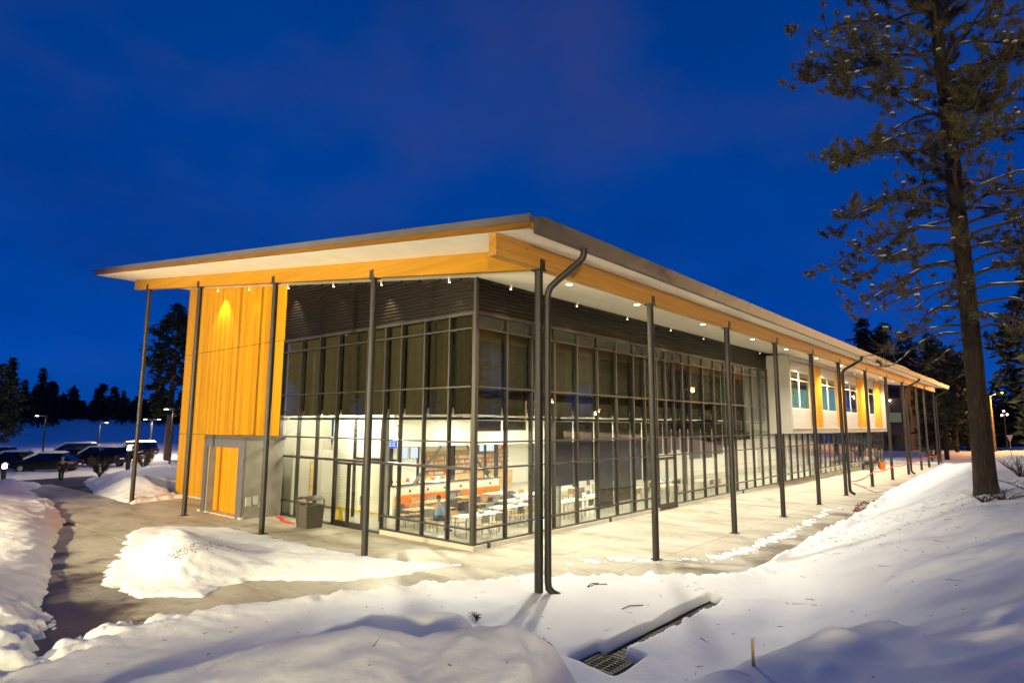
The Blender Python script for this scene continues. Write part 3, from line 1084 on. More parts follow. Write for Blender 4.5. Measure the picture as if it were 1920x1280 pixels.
d = glass_door_y(11.40, 12.40)
MB().path([(GXW - .03, 11.47, .95), (GXW - .08, 11.47, .98), (GXW - .08, 11.47, 1.30), (GXW - .03, 11.47, 1.33)], .02, 8).build('handle', M_chrome, d)
glass_door_y(12.42, 13.40)

# ---- concrete entrance block with the orange door
ptl = MB().box(1.2, GXW - .07, 17.52, 17.95, 0, 3.42).box(1.2, GXW - .07, 21.1, 21.5, 0, 3.42).box(1.2, GXW - .07, 17.95, 21.1, 3.12, 3.42).build('entrance_block', M_boardform, hall)
MB().box(1.12, 1.197, 17.5, 18.05, 0, 3.42).box(1.12, 1.197, 21.2, 21.52, 0, 3.42).box(1.12, 1.197, 18.05, 21.2, 3.08, 3.42).build('metal_surround', M_portal_frame, ptl)
MB().box(1.08, GXW - .02, 17.46, 21.56, 3.425, 3.48).box(1.12, GXW - .02, 17.5, 21.52, 3.482, 3.60).build('coping', M_fascia, ptl)
dr = MB()
for i in range(15):
    dr.box(1.52, 1.56 + random.uniform(0, .003), 17.96 + i * .209 + .002, 17.96 + (i + 1) * .209 - .002, .06, 3.10)
tag(dr.build('wood_door', M_door, ptl), 'tall orange wood door set back in the concrete block')
MB().box(1.1, 1.52, 17.96, 21.09, 0.0, .05).build('threshold', M_curb, ptl)
MB().box(1.22, 1.5, 17.95, 18.02, .05, 3.1).build('dark_reveal', M_mull, ptl)
for a, b, z0, z1 in ((1.30, 1.54, .56, .93), (1.62, 1.86, .60, .97), (1.92, 2.06, .45, .68)):
    u = MB().box(a, b, 17.40, 17.515, z0, z1, .01).build('meter_box', M_box_grey, ptl)
MB().box(1.05, 1.18, 17.35, 17.60, 0, .10).box(1.02, 1.18, 21.3, 21.6, 0, .10).build('foot_block', M_curb, ptl)

# ---- grey upper bay with timber and ribbed windows
BX0, BX1, BY, BZ0 = 33.0, 66.4, 3.66, 3.68
BZ1 = zsof(BY) - .02
bay = MB().box(BX0, BX0 + .30, BY, 8.0, BZ0 + .003, BZ1).box(BX1 - .30, BX1, BY, 8.0, BZ0 + .003, BZ1).box(BX0 + .30, BX1 - .30, BY, BY + .34, 8.94, BZ1 - .003).build('upper_bay', M_grey_panel, hall)
MB().box(BX0 + .302, BX1 - .302, BY - .004, 8.0, BZ0, 4.02).build('bay_floor', M_grey_panel, bay)
MB().box(BX0 + .26, BX1 - .26, BY - .05, BY + .33, 4.025, 4.09).build('bay_sill', M_frame_pale, bay)
wx = [34.3, 42.2, 50.1, 58.0]
ed = [33.33] + [v for w in wx for v in (w, w + 4.6)] + [66.05]
YB = BY + .30
for i in range(0, len(ed), 2):
    m = MB()
    n = max(1, int((ed[i + 1] - ed[i]) / .16))
    st = (ed[i + 1] - ed[i]) / n
    for k in range(n):
        m.box(ed[i] + k * st + .003, ed[i] + (k + 1) * st - .003, YB, YB + .03, 4.095, 8.93)
    tag(m.build('timber_panel', M_board, bay), kind='stuff')
for w in wx:
    for za, zb in ((4.095, 5.40), (8.22, 8.93)):
        m = MB()
        z = za
        while z < zb - .06:
            m.prism([(YB + .08, z), (YB + .02, z + .02), (YB + .02, z + .09), (YB + .08, z + .125)], 'x', w + .01, w + 4.59)
            z += .13
        m.box(w + .01, w + 4.59, YB + .081, YB + .11, za, zb)
        m.build('ribbed_panel', M_louvre, bay)
    fr = MB()
    fr.box(w, w + .09, YB + .02, YB + .12, 5.40, 8.22).box(w + 4.51, w + 4.6, YB + .02, YB + .12, 5.40, 8.22)
    fr.box(w + .09, w + 4.51, YB + .02, YB + .12, 5.40, 5.50).box(w + .09, w + 4.51, YB + .02, YB + .12, 8.12, 8.22)
    fr.box(w + 1.95, w + 2.05, YB + .025, YB + .115, 5.5, 8.12).box(w + .09, w + 4.51, YB + .028, YB + .112, 7.5, 7.6)
    fo = fr.build('window_frame', M_frame_pale, bay)
    for a, b in ((w + .09, w + 1.95), (w + 2.05, w + 4.51)):
        for c, d_ in ((5.5, 7.5), (7.6, 8.12)):
            bar('pane', M_glass, a, b, YB + .06, YB + .075, c, d_, fo)
    # the room behind each window
rm = MB()
rm.box(BX0 + .3, BX1 - .3, 9.0, 9.1, 4.03, 9.0)
for x in (41.0, 49.0, 57.0):
    rm.box(x - .08, x + .08, YB + .15, 9.0, 4.03, 9.0)
rm.build('room_wall', M_mint, bay)
MB().box(BX0 + .3, BX1 - .3, YB + .12, 9.0, 8.35, 8.45).build('room_ceiling', M_white, bay)
rb = [(34.4, 6.95), (42.3, 7.4), (50.2, 5.9), (58.1, 6.55)]
for x, z in rb:
    for a, b in ((x + .05, x + 1.9), (x + 2.02, x + 4.4)):
        bar('roller_shade', M_shade, a, b, YB + .2, YB + .22, z, 8.1, bay)

# ---- inside of the hall
MB().box(3.25, 72.4, 5.37, 29.5, -.1, .012).build('hall_floor', M_int_floor, hall)
MB().box(3.8, 33.0, 6.0, 13.2, 4.62, 4.80).box(3.8, 12.2, 13.2, 18.0, 4.62, 4.80).build('hall_ceiling', M_white, hall)
MB().box(33.0, 72.4, 5.45, 13.2, 3.70, 3.9).build('hall_ceiling', M_white, hall)
MB().box(6.0, 33.0, 13.2, 13.4, 3.12, 4.62).box(33.0, 72.4, 13.2, 13.4, 0, 3.7).build('bulkhead', M_white, hall)
MB().box(6.0, 6.15, 13.4, 18.0, 3.125, 4.61).build('bulkhead', M_white, hall)
MB().box(6.16, 33.0, 13.41, 21.0, 3.12, 3.2).build('servery_ceiling', M_white, hall)
MB().box(6.0, 33.0, 20.0, 20.2, .0, 3.12).build('servery_wall', M_white, hall)
MB().box(33.0, 33.2, 13.4, 20.0, .0, 3.12).build('servery_wall', M_white, hall)
MB().box(3.2, 33.0, 18.03, 18.2, 4.81, 10.6).box(3.2, 5.9, 18.03, 18.2, 0, 4.6).build('end_wall', M_grey_panel, hall)
MB().box(3.3, 33.0, 13.2, 13.35, 4.81, 10.2).build('upper_wall', M_grey_panel, hall)
MB().box(4.0, 72, 13.4, 29.5, 10.3, 10.4).box(3.2, 33, 5.4, 13.2, 8.3, 8.4).build('upper_ceiling', M_grey_panel, hall)
# perforated acoustic wall : raised grey squares stand in for the shade in its holes
pw = MB().box(6.0, 6.15, 13.4, 18.0, .0, 3.12).build('acoustic_wall', M_white, hall)
m = MB()
for iy in range(34):
    for iz in range(20):
        y, z = 13.55 + iy * .13, .5 + iz * .13 
        m.box(5.992, 6.0, y, y + .032, z, z + .032)
tag(m.build('hole_shade', M_grey, pw), kind='stuff')
MB().box(5.96, 5.998, 13.4, 18.0, .0, .10).build('skirting', M_yellow, pw)
# half wall with round lamps, braces and posts of the servery opening
hw = MB().box(5.9, 13.1, 13.0, 13.18, 0, 1.36).build('half_wall', M_white, hall)
MB().box(5.85, 13.15, 12.96, 13.22, 1.362, 1.41).build('cap', M_mull, hw)
for i in range(6):
    MB().prism([(6.9 + i * 1.1 + .07 * math.cos(a), 1.12 + .07 * math.sin(a)) for a in [k * math.pi / 5 for k in range(10)]], 'y', 12.975, 12.998).build('round_light', M_dgrey, hw)
m = MB()
for (x0, z0, x1, z1) in ((7.2, 1.41, 8.9, 3.12), (12.4, 1.41, 10.7, 3.12)):
    m2 = MB().path([(x0, 13.1, z0), (x1, 13.1, z1)], .075, 4)
    m2.build('brace', M_bin, hall)
for x in (5.95, 9.8, 11.3, 13.2, 16.4, 20.6, 25.2, 29.8):
    bar('post', M_mull, x - .09, x + .09, 13.22, 13.38, 0, 3.115, hall)
for x in (7.4, 9.3, 11.9, 14.4):
    bar('post', M_mull, x - .05, x + .05, 15.2, 15.3, 0, 3.115, hall)
# inner vestibule
for y in (11.4, 12.6, 14.6):
    bar('post', M_mull, 4.86, 4.98, y - .05, y + .05, 0.013, 4.4, hall)
bar('vestibule_header', M_mull, 4.87, 4.97, 11.46, 14.54, 2.55, 2.68, hall)
MB().box(3.3, 5.6, 17.1, 17.2, .013, 2.9).build('vestibule_wall', M_grey_panel, hall)
MB().box(4.2, 4.55, 17.05, 17.095, .013, 2.4).build('door_leaf', M_oak, hall)
# interior steel columns at the glass
for x, y in ((3.75, 5.95), (9.0, 6.0), (15.0, 6.0), (21.1, 6.0), (27.2, 6.0), (3.9, 11.0), (33.6, 6.0), (39.9, 6.0), (46, 6.0)):
    MB().lathe([(.10, 0.012), (.10, 4.6 if x < 33 else 3.7)], (x, y, 0), 14).build('inner_column', M_grey, hall, True)
# shade rail
MB().path([(3.4, 5.62, 4.40), (32.9, 5.62, 4.40)], .05, 8).build('shade_rail', M_mull, hall)
MB().path([(3.5, 5.7, 4.40), (3.5, 17.9, 4.40)], .05, 8).build('shade_rail', M_mull, hall)


def shade_x(a, b, z0, z1):
    bar('roller_shade', M_shade, a + .05, b - .07, GYW + .18, GYW + .195, z0, z1, hall)


def shade_y(a, b, z0, z1):
    bar('roller_shade', M_shade, GXW + .18, GXW + .195, a + .05, b - .07, z0, z1, hall)


low = {4.75: 3.98, 7.67: 1.75, 9.26: 1.85, 10.84: .55, 12.42: .75, 13.99: 1.6, 15.1: 1.5, 18.27: 2.9, 19.3: 2.75, 20.3: 2.35, 21.95: 2.35, 23.55: 2.5, 25.15: 2.9, 26.75: 3.3, 28.3: 3.3}
for a, b in zip(RXS[:-1], RXS[1:]):
    shade_x(a, b, 4.52, 8.02)
    if a in low:
        shade_x(a, b, low[a], 4.33)
shade_x(3.3, 4.75, 3.95, 4.33)
shade_x(16.33, 17.3, 2.75, 4.33); shade_x(17.3, 18.27, 2.75, 4.33)
for a, b in zip(LYS[:-1], LYS[1:]):
    shade_y(a + (.2 if a < 5.3 else 0), b, 4.55, 8.02)

# ================================================================== LAMPS ON THE HALL
WARM = (1.0, 0.93, 0.76)
DLX = [0.2, 4.89, 9.6, 15.95, 22.65, 28.63, 35.5, 42.5, 50.3, 58.14, 64.49, 70.5]
for i, x in enumerate(DLX):
    if i == 0:
        continue
    z = zsof(2.48) - .002
    t = thing('downlight', (x, 2.48, z), f'{ORD[i - 1]} lit round downlight along the canopy soffit counting from the glass corner', 'downlight', 'downlights in the canopy soffit')
    MB().lathe([(.14, -.004), (.155, -.022), (.125, -.03), (.12, -.012)], (x, 2.48, z - .003), 18).build('trim_ring', M_white, t, True)
    MB().lathe([(.115, -.014), (.115, -.024)], (x, 2.48, z - .003), 18).build('lens', M_lens, t)
    lamp('bulb', 'SPOT', (x, 2.48, z - .05), 3150 if x < 34 else 3300, WARM, t, (x, 2.2, 0), .10, 144, .75)


def flood(i, x, y, z, ax, ay, az, power, label, angle=70):
    t = thing('floodlight', (x, y, z), label, 'floodlight', 'small floodlights above the siding')
    d = (Vector((ax, ay, az)) - Vector((x, y, z))).normalized()
    c = Vector((x, y, z))
    MB().path([c - d * .05, c + d * .08], [.035, .048], 10).path([c - d * .02, c + Vector((0, 0, .16))], .014, 6).build('lamp_head', M_white, t, True)
    MB().path([c + d * .081, c + d * .086], .040, 10).build('lens', M_lens, t)
    lamp('bulb', 'SPOT', c + d * .12, power, (1.0, .86, .55), t, (ax, ay, az), .05, angle, .7)


FL = [(24.65, 650), (21.08, 60), (17.18, 900), (13.4, 130), (10.04, 800), (6.13, 160)]
for i, (y, pw_) in enumerate(FL):
    z = zsof(y) - .18
    flood(i, 2.62, y, z, 3.1, y + (-.1 if i else .1), z - (4.2 if i == 0 else 2.2), pw_, f'{ORD[i]} small lit floodlight under the gable beam counting from the far timber end', 88 if i == 0 else 62)
FX = [4.43, 8.66, 12.78, 17.2, 21.3, 30.5]
for i, x in enumerate(FX):
    z = zsof(4.75) - .16
    flood(i, x, 4.75, z, x, 5.24, z - 2.3, 160, f'{ORD[i]} small lit floodlight above the long siding counting from the corner', 60)
for i, x in enumerate((36.0, 44.4, 49.2, 54.5, 58.6, 62.6)):
    z = zsof(2.9) - .22
    flood(i, x, 2.9, z, x, 3.95, 5.2, 900, f'{ORD[i]} small lit floodlight aimed at the timber bay windows', 75)

# light inside the hall : ceiling panels that show as bright strips
M_panel_glow = emis('lit ceiling strip', (1.0, 0.90, 0.66), 3.0)
k = 0
for y in (7.2, 9.4, 11.6):
    for x in (5.6, 9.6, 13.6, 17.6, 21.6, 25.6, 29.6):
        t = thing('ceiling_light', (x, y, 4.6), f'{ORD[k]} long lit strip light under the dining hall ceiling', 'ceiling light', 'strip lights in the dining hall')
        k += 1
        MB().box(x - .7, x + .7, y - .07, y + .07, 4.55, 4.612).build('housing', M_white, t)
        MB().box(x - .66, x + .66, y - .05, y + .05, 4.542, 4.549).build('lens', M_panel_glow, t)
        if y != 9.4:
            lamp('glow', 'AREA', (x, y, 4.53), 195 if x < 15 else 120, (1.0, 0.93, 0.74), t, (x, y, 0), area=(1.3, .2))
for k, (x, y) in enumerate(((8, 16.5), (12, 16.5), (16.5, 16.5), (21.5, 16.5), (27, 16.5))):
    t = thing('ceiling_light', (x, y, 3.1), f'{ORD[k]} lit square light over the servery counters', 'ceiling light', 'square lights in the servery')
    MB().box(x - .4, x + .4, y - .4, y + .4, 3.09, 3.118).build('housing', M_white, t)
    MB().box(x - .36, x + .36, y - .36, y + .36, 3.083, 3.089).build('lens', M_panel_glow, t)
    lamp('glow', 'AREA', (x, y, 3.07), 260, (1.0, 0.94, 0.78), t, (x, y, 0), area=(.7, .7))
for k, (x, y) in enumerate(((4.6, 14.0), (4.6, 16.2))):
    t = thing('ceiling_light', (x, y, 4.5), f'{ORD[k]} small lit lamp over the vestibule', 'ceiling light', 'vestibule lamps')
    MB().lathe([(.14, 0.1), (.16, .02), (.12, 0)], (x, y, 4.5), 12).build('housing', M_white, t)
    lamp('glow', 'POINT', (x, y, 4.4), 300, (1.0, 0.92, 0.72), t, size=.1)
# the pendant spotlight nearest the glass corner throws the column shadow on the snow
t = thing('pendant_lamp', (4.9, 11.6, 4.1), 'small pendant spotlight hanging inside the gable glass', 'lamp')
MB().lathe([(.02, .5), (.02, .12), (.09, .08), (.11, -.05)], (4.9, 11.6, 4.1), 12).build('lamp_shade', M_white, t)
lamp('bulb', 'SPOT', (4.9, 11.6, 4.03), 5200, (1.0, 0.93, 0.74), t, (-.2, -.4, 0.6), .06, 52, .6)
for k, x in enumerate((36, 40, 44, 48, 52, 56, 60, 64)):
    t = thing('ceiling_light', (x, 8, 3.68), f'{ORD[k]} lit strip light in the lounge under the grey bay', 'ceiling light', 'strip lights in the lounge')
    MB().box(x - .7, x + .7, 7.9, 8.1, 3.64, 3.695).build('housing', M_white, t)
    MB().box(x - .65, x + .65, 7.93, 8.07, 3.634, 3.639).build('lens', M_panel_glow, t)
    lamp('glow', 'AREA', (x, 8, 3.62), 300, (1.0, 0.94, 0.78), t, (x, 8, 0), area=(1.2, .2))
for k, x in enumerate((37, 45, 53, 61)):
    t = thing('ceiling_light', (x, 6.6, 8.3), f'{ORD[k]} lit lamp inside the room behind the timber bay windows', 'ceiling light', 'lamps behind the bay windows')
    MB().box(x - .5, x + .5, 6.5, 6.7, 8.28, 8.345).build('housing', M_white, t)
    lamp('glow', 'AREA', (x, 6.6, 8.26), 200 if k != 2 else 60, (0.92, 1.0, 0.86), t, (x, 6.6, 0), area=(1, .2))

# ================================================================== FURNITURE
def make_table(x, y, w, d, label, top=M_tabletop):
    t = thing('dining_table', (x, y, 0), label, 'table', 'dining tables inside the glass hall')
    MB().box(x - w / 2, x + w / 2, y - d / 2, y + d / 2, .715, .75, .004).build('tabletop', top, t)
    for sx in (-1, 1):
        for sy in (-1, 1):
            cx, cy = x + sx * (w / 2 - .12), y + sy * (d / 2 - .1)
            MB().path([(cx, cy, .013), (cx, cy, .714)], .025, 6).build('leg', M_chrome, t)
    return t


def chair_proto():
    t = thing('dining_chair', (0, 0, 0), 'x', 'chair', 'chairs around the dining tables')
    seat = MB().box(-.215, .215, -.21, .22, .435, .46, .008).build('seat', M_oak, t)
    m = MB()
    n = 6
    for i in range(n):
        a0, a1 = -.225 + .45 * i / n, -.225 + .45 * (i + 1) / n
        def yy(a): return -.235 + .07 * (abs(a) / .225) ** 2
        m.hexa([(a0, yy(a0), .55), (a1, yy(a1), .55), (a1, yy(a1) - .015, .55), (a0, yy(a0) - .015, .55)],
               [(a0, yy(a0) - .06, .85), (a1, yy(a1) - .06, .85), (a1, yy(a1) - .075, .85), (a0, yy(a0) - .075, .85)])
    back = m.build('backrest', M_grey, t)
    for sx in (-1, 1):
        MB().path([(sx * .19, .17, .434), (sx * .22, .21, .013)], .012, 6).build('leg', M_chrome, t)
        MB().path([(sx * .19, -.27, .70), (sx * .19, -.20, .43), (sx * .22, -.27, .013)], .012, 6).build('leg', M_chrome, t)
    return t


CH = chair_proto()
ch_used = [False]
CHAIRM = {'grey': M_grey, 'tan': M_oak, 'charcoal': M_dgrey}
back_mesh = {}


def chair(x, y, rz, colour, label):
    o = CH if not ch_used[0] else copy_tree(CH)
    ch_used[0] = True
    o.location = (x, y, 0)
    o.rotation_euler = (0, 0, rz)
    o['label'] = label
    for c in o.children:
        if c.name.startswith('backrest'):
            if colour not in back_mesh:
                me = c.data.copy(); me.materials.clear(); me.materials.append(CHAIRM[colour]); back_mesh[colour] = me
            c.data = back_mesh[colour]


TB = [  # x, y, w, d, what
    (5.55, 7.35, 2.1, .8, 'the white table nearest the glass corner'),
    (8.35, 8.0, 2.1, .8, 'the long white table right of the corner post'),
    (10.3, 9.3, 1.9, .8, 'the white table by the napkin holder'),
    (12.5, 10.4, 1.9, .8, 'the white table below the bottle shelves'),
    (7.3, 11.7, 1.5, .75, 'the small table before the orange booth'),
    (9.6, 11.8, 1.3, .75, 'the second small table at the orange booth'),
    (11.7, 11.9, 1.3, .75, 'the table at the right end of the booth'),
    (5.1, 10.2, 1.3, .75, 'the tan table beside the entrance door'),
    (11.6, 7.3, 1.9, .8, 'the table behind the first lowered shade'),
    (14.6, 7.6, 1.9, .8, 'the table behind the second lowered shade'),
    (18.6, 8.2, 1.9, .8, 'the table seen through the double doors'),
    (21.6, 7.4, 1.9, .8, 'the table right of the double doors'),
    (24.3, 9.0, 1.9, .8, 'the table with the lit laptop'),
    (26.4, 7.4, 1.9, .8, 'the table near the end of the tall glass'),
    (15.8, 10.6, 1.9, .8, 'the far table in front of the servery'),
    (20.5, 11.0, 1.9, .8, 'the far table behind the double doors'),
]
for i, (x, y, w, d, wh) in enumerate(TB):
    make_table(x, y, w, d, wh.replace('the ', '', 1).replace('white table', 'white topped dining table') + ' in the dining hall', M_oak if 'tan' in wh or 'small' in wh else M_tabletop)
    for j, (dx, sy) in enumerate(((-.45, -1), (.45, -1), (-.45, 1), (.45, 1))):
        colr = ('grey', 'charcoal', 'tan', 'grey')[(i + j) % 4] if i else ('grey', 'grey', 'tan', 'charcoal')[j]
        side = ('near left', 'near right', 'far left', 'far right')[j]
        if w < 1.4:
            dx *= .6
        chair(x + dx + random.uniform(-.05, .05), y + sy * (d / 2 + .22 + random.uniform(-.05, .12)), (0 if sy < 0 else math.pi) + random.uniform(-.2, .2), colr, f'{colr} chair {side} of {wh}')

# napkin holders and small things on the tables
for k, (x, y, wh) in enumerate(((5.75, 7.35, 'the table nearest the glass corner'), (8.6, 8.0, 'the long table right of the corner post'), (10.3, 9.3, 'the third white table'), (12.6, 10.4, 'the table below the bottle shelves'), (9.7, 11.8, 'the table at the orange booth'))):
    t = thing('napkin_holder', (x, y, .752), f'small napkin and condiment holder on {wh}', 'napkin holder', 'napkin holders on the tables')
    MB().box(x - .09, x + .09, y - .07, y + .07, .752, .83).build('rack', M_chrome, t)
    MB().box(x - .07, x + .07, y - .05, y + .05, .831, .88).build('napkins', M_tabletop, t)
# booth
t = thing('booth_bench', (9.5, 12.75, 0), 'long orange and brown upholstered booth bench against the white half wall', 'bench')
MB().box(6.0, 13.0, 12.35, 12.94, .013, .40).build('base', M_dgrey, t)
MB().box(6.0, 13.0, 12.3, 12.8, .402, .48, .01).build('seat', M_brown, t)
for i in range(7):
    MB().box(6.02 + i, 7.0 + i - .02, 12.80, 12.955, .482, .97, .02).build('backrest', M_orange if i % 4 != 3 else M_brown, t)
# servery counter, bottle shelves, screens
t = thing('servery_counter', (10, 16.8, 0), 'pale wooden servery counter with green salads behind the braced opening', 'counter')
MB().box(6.8, 13.6, 16.4, 17.2, .013, .95).build('front', M_oak, t)
MB().box(6.75, 13.65, 16.35, 17.25, .952, 1.0).build('worktop', M_tabletop, t)
rs = random.Random(5)
for k in range(18):
    x = 7.0 + k * .37
    u = thing('food_tray', (x, 16.8, 1.0), f'{ORD[k]} small food tray from the left on the servery counter', 'tray', 'food trays on the servery counter')
    MB().box(x - .14, x + .14, 16.55, 17.05, 1.002, 1.07).build('dish', M_white, u)
    MB().lathe([(.10, .07), (.12, .12), (.06, .2 + .1 * rs.random())], (x, 16.8, 1.002), 7).build('food', (M_plant, M_orange, M_yellow, M_red, M_white)[k % 5], u)
t = thing('bottle_shelf', (16.5, 19.5, 0), 'tall pale wooden shelf full of drinks and packets at the back of the servery', 'shelf')
MB().box(13.9, 21.5, 19.9, 19.99, .013, 2.5).build('back_panel', M_oak, t)
MB().box(13.9, 21.5, 19.2, 19.88, .013, 1.05).build('cabinet', M_oak, t)
for z in (1.35, 1.65, 1.95, 2.25):
    MB().box(13.9, 21.5, 19.5, 19.89, z, z + .04).build('shelf_board', M_oak, t)
kk = 0
for z in (1.06, 1.39, 1.69, 1.99):
    bm_ = {c: MB() for c in range(5)}
    for i in range(60):
        x = 14.0 + i * .124
        bm_[rs.randrange(5)].lathe([(.035, .003), (.04, .15), (.015, .19), (.015, .23)], (x, 19.68, z), 6)
    for c, mt in enumerate((M_orange, M_white, M_oak, M_tabletop, M_tabletop)):
        tag(bm_[c].build('bottle_row', mt, t), kind='stuff')
t = thing('order_counter', (14.2, 14.9, 0), 'orange brown wooden end counter right of the white half wall', 'counter')
MB().box(13.5, 14.7, 14.5, 15.2, .013, 1.05).build('front', M_beam_x, t)
MB().box(13.45, 14.75, 14.45, 15.25, 1.052, 1.1).build('worktop', M_tabletop, t)


def screen(x, y, z, w, h, lit, label, blocks=False):
    t = thing('screen', (x, y, z), label, 'screen', 'lit screens over the servery')
    MB().box(x - w / 2, x + w / 2, y, y + .05, z - h / 2, z + h / 2).build('housing', M_dgrey, t)
    MB().box(x - w / 2 + .02, x + w / 2 - .02, y - .004, y - .001, z - h / 2 + .02, z + h / 2 - .02).build('display', lit, t)
    if blocks:
        m = MB()
        for r in range(3):
            for c in range(2):
                m.box(x - .15 + c * .22, x + .02 + c * .22, y - .009, y - .006, z - .12 + r * .11, z - .06 + r * .11)
        tag(m.build('menu_block', M_screen_white, t), kind='stuff')
    MB().box(x - .03, x + .03, y + .05, y + .16, z - .05, z + .05).build('bracket', M_dgrey, t)


screen(5.72, 13.0, 3.30, .72, .42, M_screen_blue, 'lit blue menu screen at the left of the white bulkhead', True)
screen(6.45, 13.02, 2.86, .60, .55, M_screen_white, 'first white glowing menu screen under the bulkhead')
screen(7.12, 13.02, 2.86, .50, .55, M_screen_white, 'second white glowing menu screen under the bulkhead')
screen(18.7, 18.9, 2.72, 1.9, .62, M_screen_white, 'large white glowing screen above the bottle shelves')
t = thing('exit_sign', (13.62, 13.1, 2.98), 'small glowing red exit sign below the white bulkhead', 'sign')
MB().box(13.45, 13.8, 13.08, 13.14, 2.88, 3.06).build('sign_box', M_red_glow, t)
MB().path([(13.62, 13.11, 3.061), (13.62, 13.11, 3.118)], .012, 6).build('stem', M_dgrey, t)
# laptop
t = thing('laptop', (24.2, 8.75, .75), 'open laptop with a pale blue lit screen on a table right of the double doors', 'laptop')
MB().box(24.0, 24.35, 8.8, 9.05, .752, .77).build('keyboard', M_dgrey, t)
MB().box(23.98, 24.37, 8.79, 8.80, .772, 1.05).build('lid', M_dgrey, t)
MB().box(24.0, 24.35, 8.784, 8.788, .79, 1.03).build('display', M_screen_white, t)


def pot_plant(x, y, z, h, label):
    t = thing('potted_plant', (x, y, z), label, 'plant', 'potted plants indoors')
    MB().lathe([(.10, 0), (.14, .25), (.12, .26)], (x, y, z + .002), 10).build('pot', M_white, t)
    m = MB()
    r = random.Random(int(x * 10))
    for i in range(60):
        a = r.uniform(0, 6.28); l = r.uniform(.15, h); b = r.uniform(.2, 1.2)
        p = Vector((x + .05 * math.cos(a), y + .05 * math.sin(a), z + .24))
        q = p + Vector((math.cos(a) * l * math.sin(b), math.sin(a) * l * math.sin(b), l * math.cos(b)))
        s_ = Vector((-math.sin(a), math.cos(a), 0)) * .035
        mid = (p + q) / 2
        m.add([p, mid + s_, q, mid - s_], [(0, 1, 2, 3)])
    tag(m.build('leaves', M_plant, t), kind='stuff')


pot_plant(14.1, 14.8, 1.1, .5, 'leafy green plant on the end counter right of the half wall')
pot_plant(16.0, 11.9, .012, 1.0, 'tall green potted plant standing at the far white tables')

# wet floor sign, bin, floor strip
t = thing('wet_floor_sign', (3.55, 12.9, 0.012), 'bright yellow folding floor sign just inside the glass behind the bin', 'floor sign')
MB().hexa([(3.40, 13.42, .013), (3.40, 13.75, .013), (3.42, 13.75, .013), (3.42, 13.42, .013)], [(3.50, 13.48, .70), (3.50, 13.69, .70), (3.52, 13.69, .70), (3.52, 13.48, .70)]).build('front_panel', M_yellow, t)
MB().hexa([(3.66, 13.42, .013), (3.66, 13.75, .013), (3.68, 13.75, .013), (3.68, 13.42, .013)], [(3.53, 13.48, .70), (3.53, 13.69, .70), (3.55, 13.69, .70), (3.55, 13.48, .70)]).build('back_panel', M_yellow, t)

bx, by = 2.02, 13.45
t = thing('litter_bin', (bx, by, 0), 'taupe slatted metal litter bin with an arched hood in front of the glass', 'bin')
MB().box(bx - .36, bx + .36, by - .36, by + .36, .003, .06).build('base', M_bin, t)
MB().box(bx - .31, bx + .31, by - .31, by + .31, .061, .86).build('liner', M_dgrey, t)
for k in range(14):
    z = .08 + k * .0565
    f = .335 + .045 * k / 13
    m = MB()
    m.box(bx - f, bx + f, by - f - .02, by - f, z, z + .036).box(bx - f, bx + f, by + f, by + f + .02, z, z + .036)
    m.box(bx - f - .02, bx - f, by - f, by + f, z, z + .036).box(bx + f, bx + f + .02, by - f, by + f, z, z + .036)
    m.build('slat', M_bin, t)
for sx in (-1, 1):
    for sy in (-1, 1):
        MB().hexa([(bx + sx * .34 - .03, by + sy * .34 - .03, .061), (bx + sx * .34 + .03, by + sy * .34 - .03, .061), (bx + sx * .34 + .03, by + sy * .34 + .03, .061), (bx + sx * .34 - .03, by + sy * .34 + .03, .061)],
                  [(bx + sx * .385 - .03, by + sy * .385 - .03, .90), (bx + sx * .385 + .03, by + sy * .385 - .03, .90), (bx + sx * .385 + .03, by + sy * .385 + .03, .90), (bx + sx * .385 - .03, by + sy * .385 + .03, .90)]).build('corner_post', M_bin, t)
m = MB()
for (a, b, c, d_) in ((-.43, .43, -.43, -.36), (-.43, .43, .36, .43), (-.43, -.36, -.36, .36), (.36, .43, -.36, .36)):
    m.box(bx + a, bx + b, by + c, by + d_, .87, .92)
m.build('rim', M_bin, t)
ar = [(-.42 + .84 * k / 10, 1.10 + .13 * math.sin(math.pi * k / 10)) for k in range(11)]
m = MB()
m.prism([(by + a, z) for a, z in ar] + [(by + a, z + .025) for a, z in reversed(ar)], 'x', bx - .40, bx + .40)
m.build('hood', M_bin, t)
for sx in (-1, 1):
    for sy in (-1, 1):
        MB().box(bx + sx * .38 - .022, bx + sx * .38 + .022, by + sy * .40 - .022, by + sy * .40 + .022, .921, 1.105).build('hood_post', M_bin, t)
# red strip lying on the ground by the concrete block
t = MB()
pts = [(2.55, 16.9), (2.4, 16.3), (2.15, 15.8), (2.0, 15.1), (2.05, 14.7)]
for (a, b), (c, d_) in zip(pts[:-1], pts[1:]):
    nx_, ny_ = -(d_ - b), c - a
    l = math.hypot(nx_, ny_); nx_, ny_ = nx_ / l * .07, ny_ / l * .07
    t.hexa([(a - nx_, b - ny_, .004), (a + nx_, b + ny_, .004), (c + nx_, d_ + ny_, .004), (c - nx_, d_ - ny_, .004)],
           [(a - nx_, b - ny_, .03), (a + nx_, b + ny_, .05), (c + nx_, d_ + ny_, .03), (c - nx_, d_ - ny_, .05)])
tag(t.build('plastic_strip', M_red), 'crumpled red plastic strip lying by the concrete entrance block', 'plastic strip')

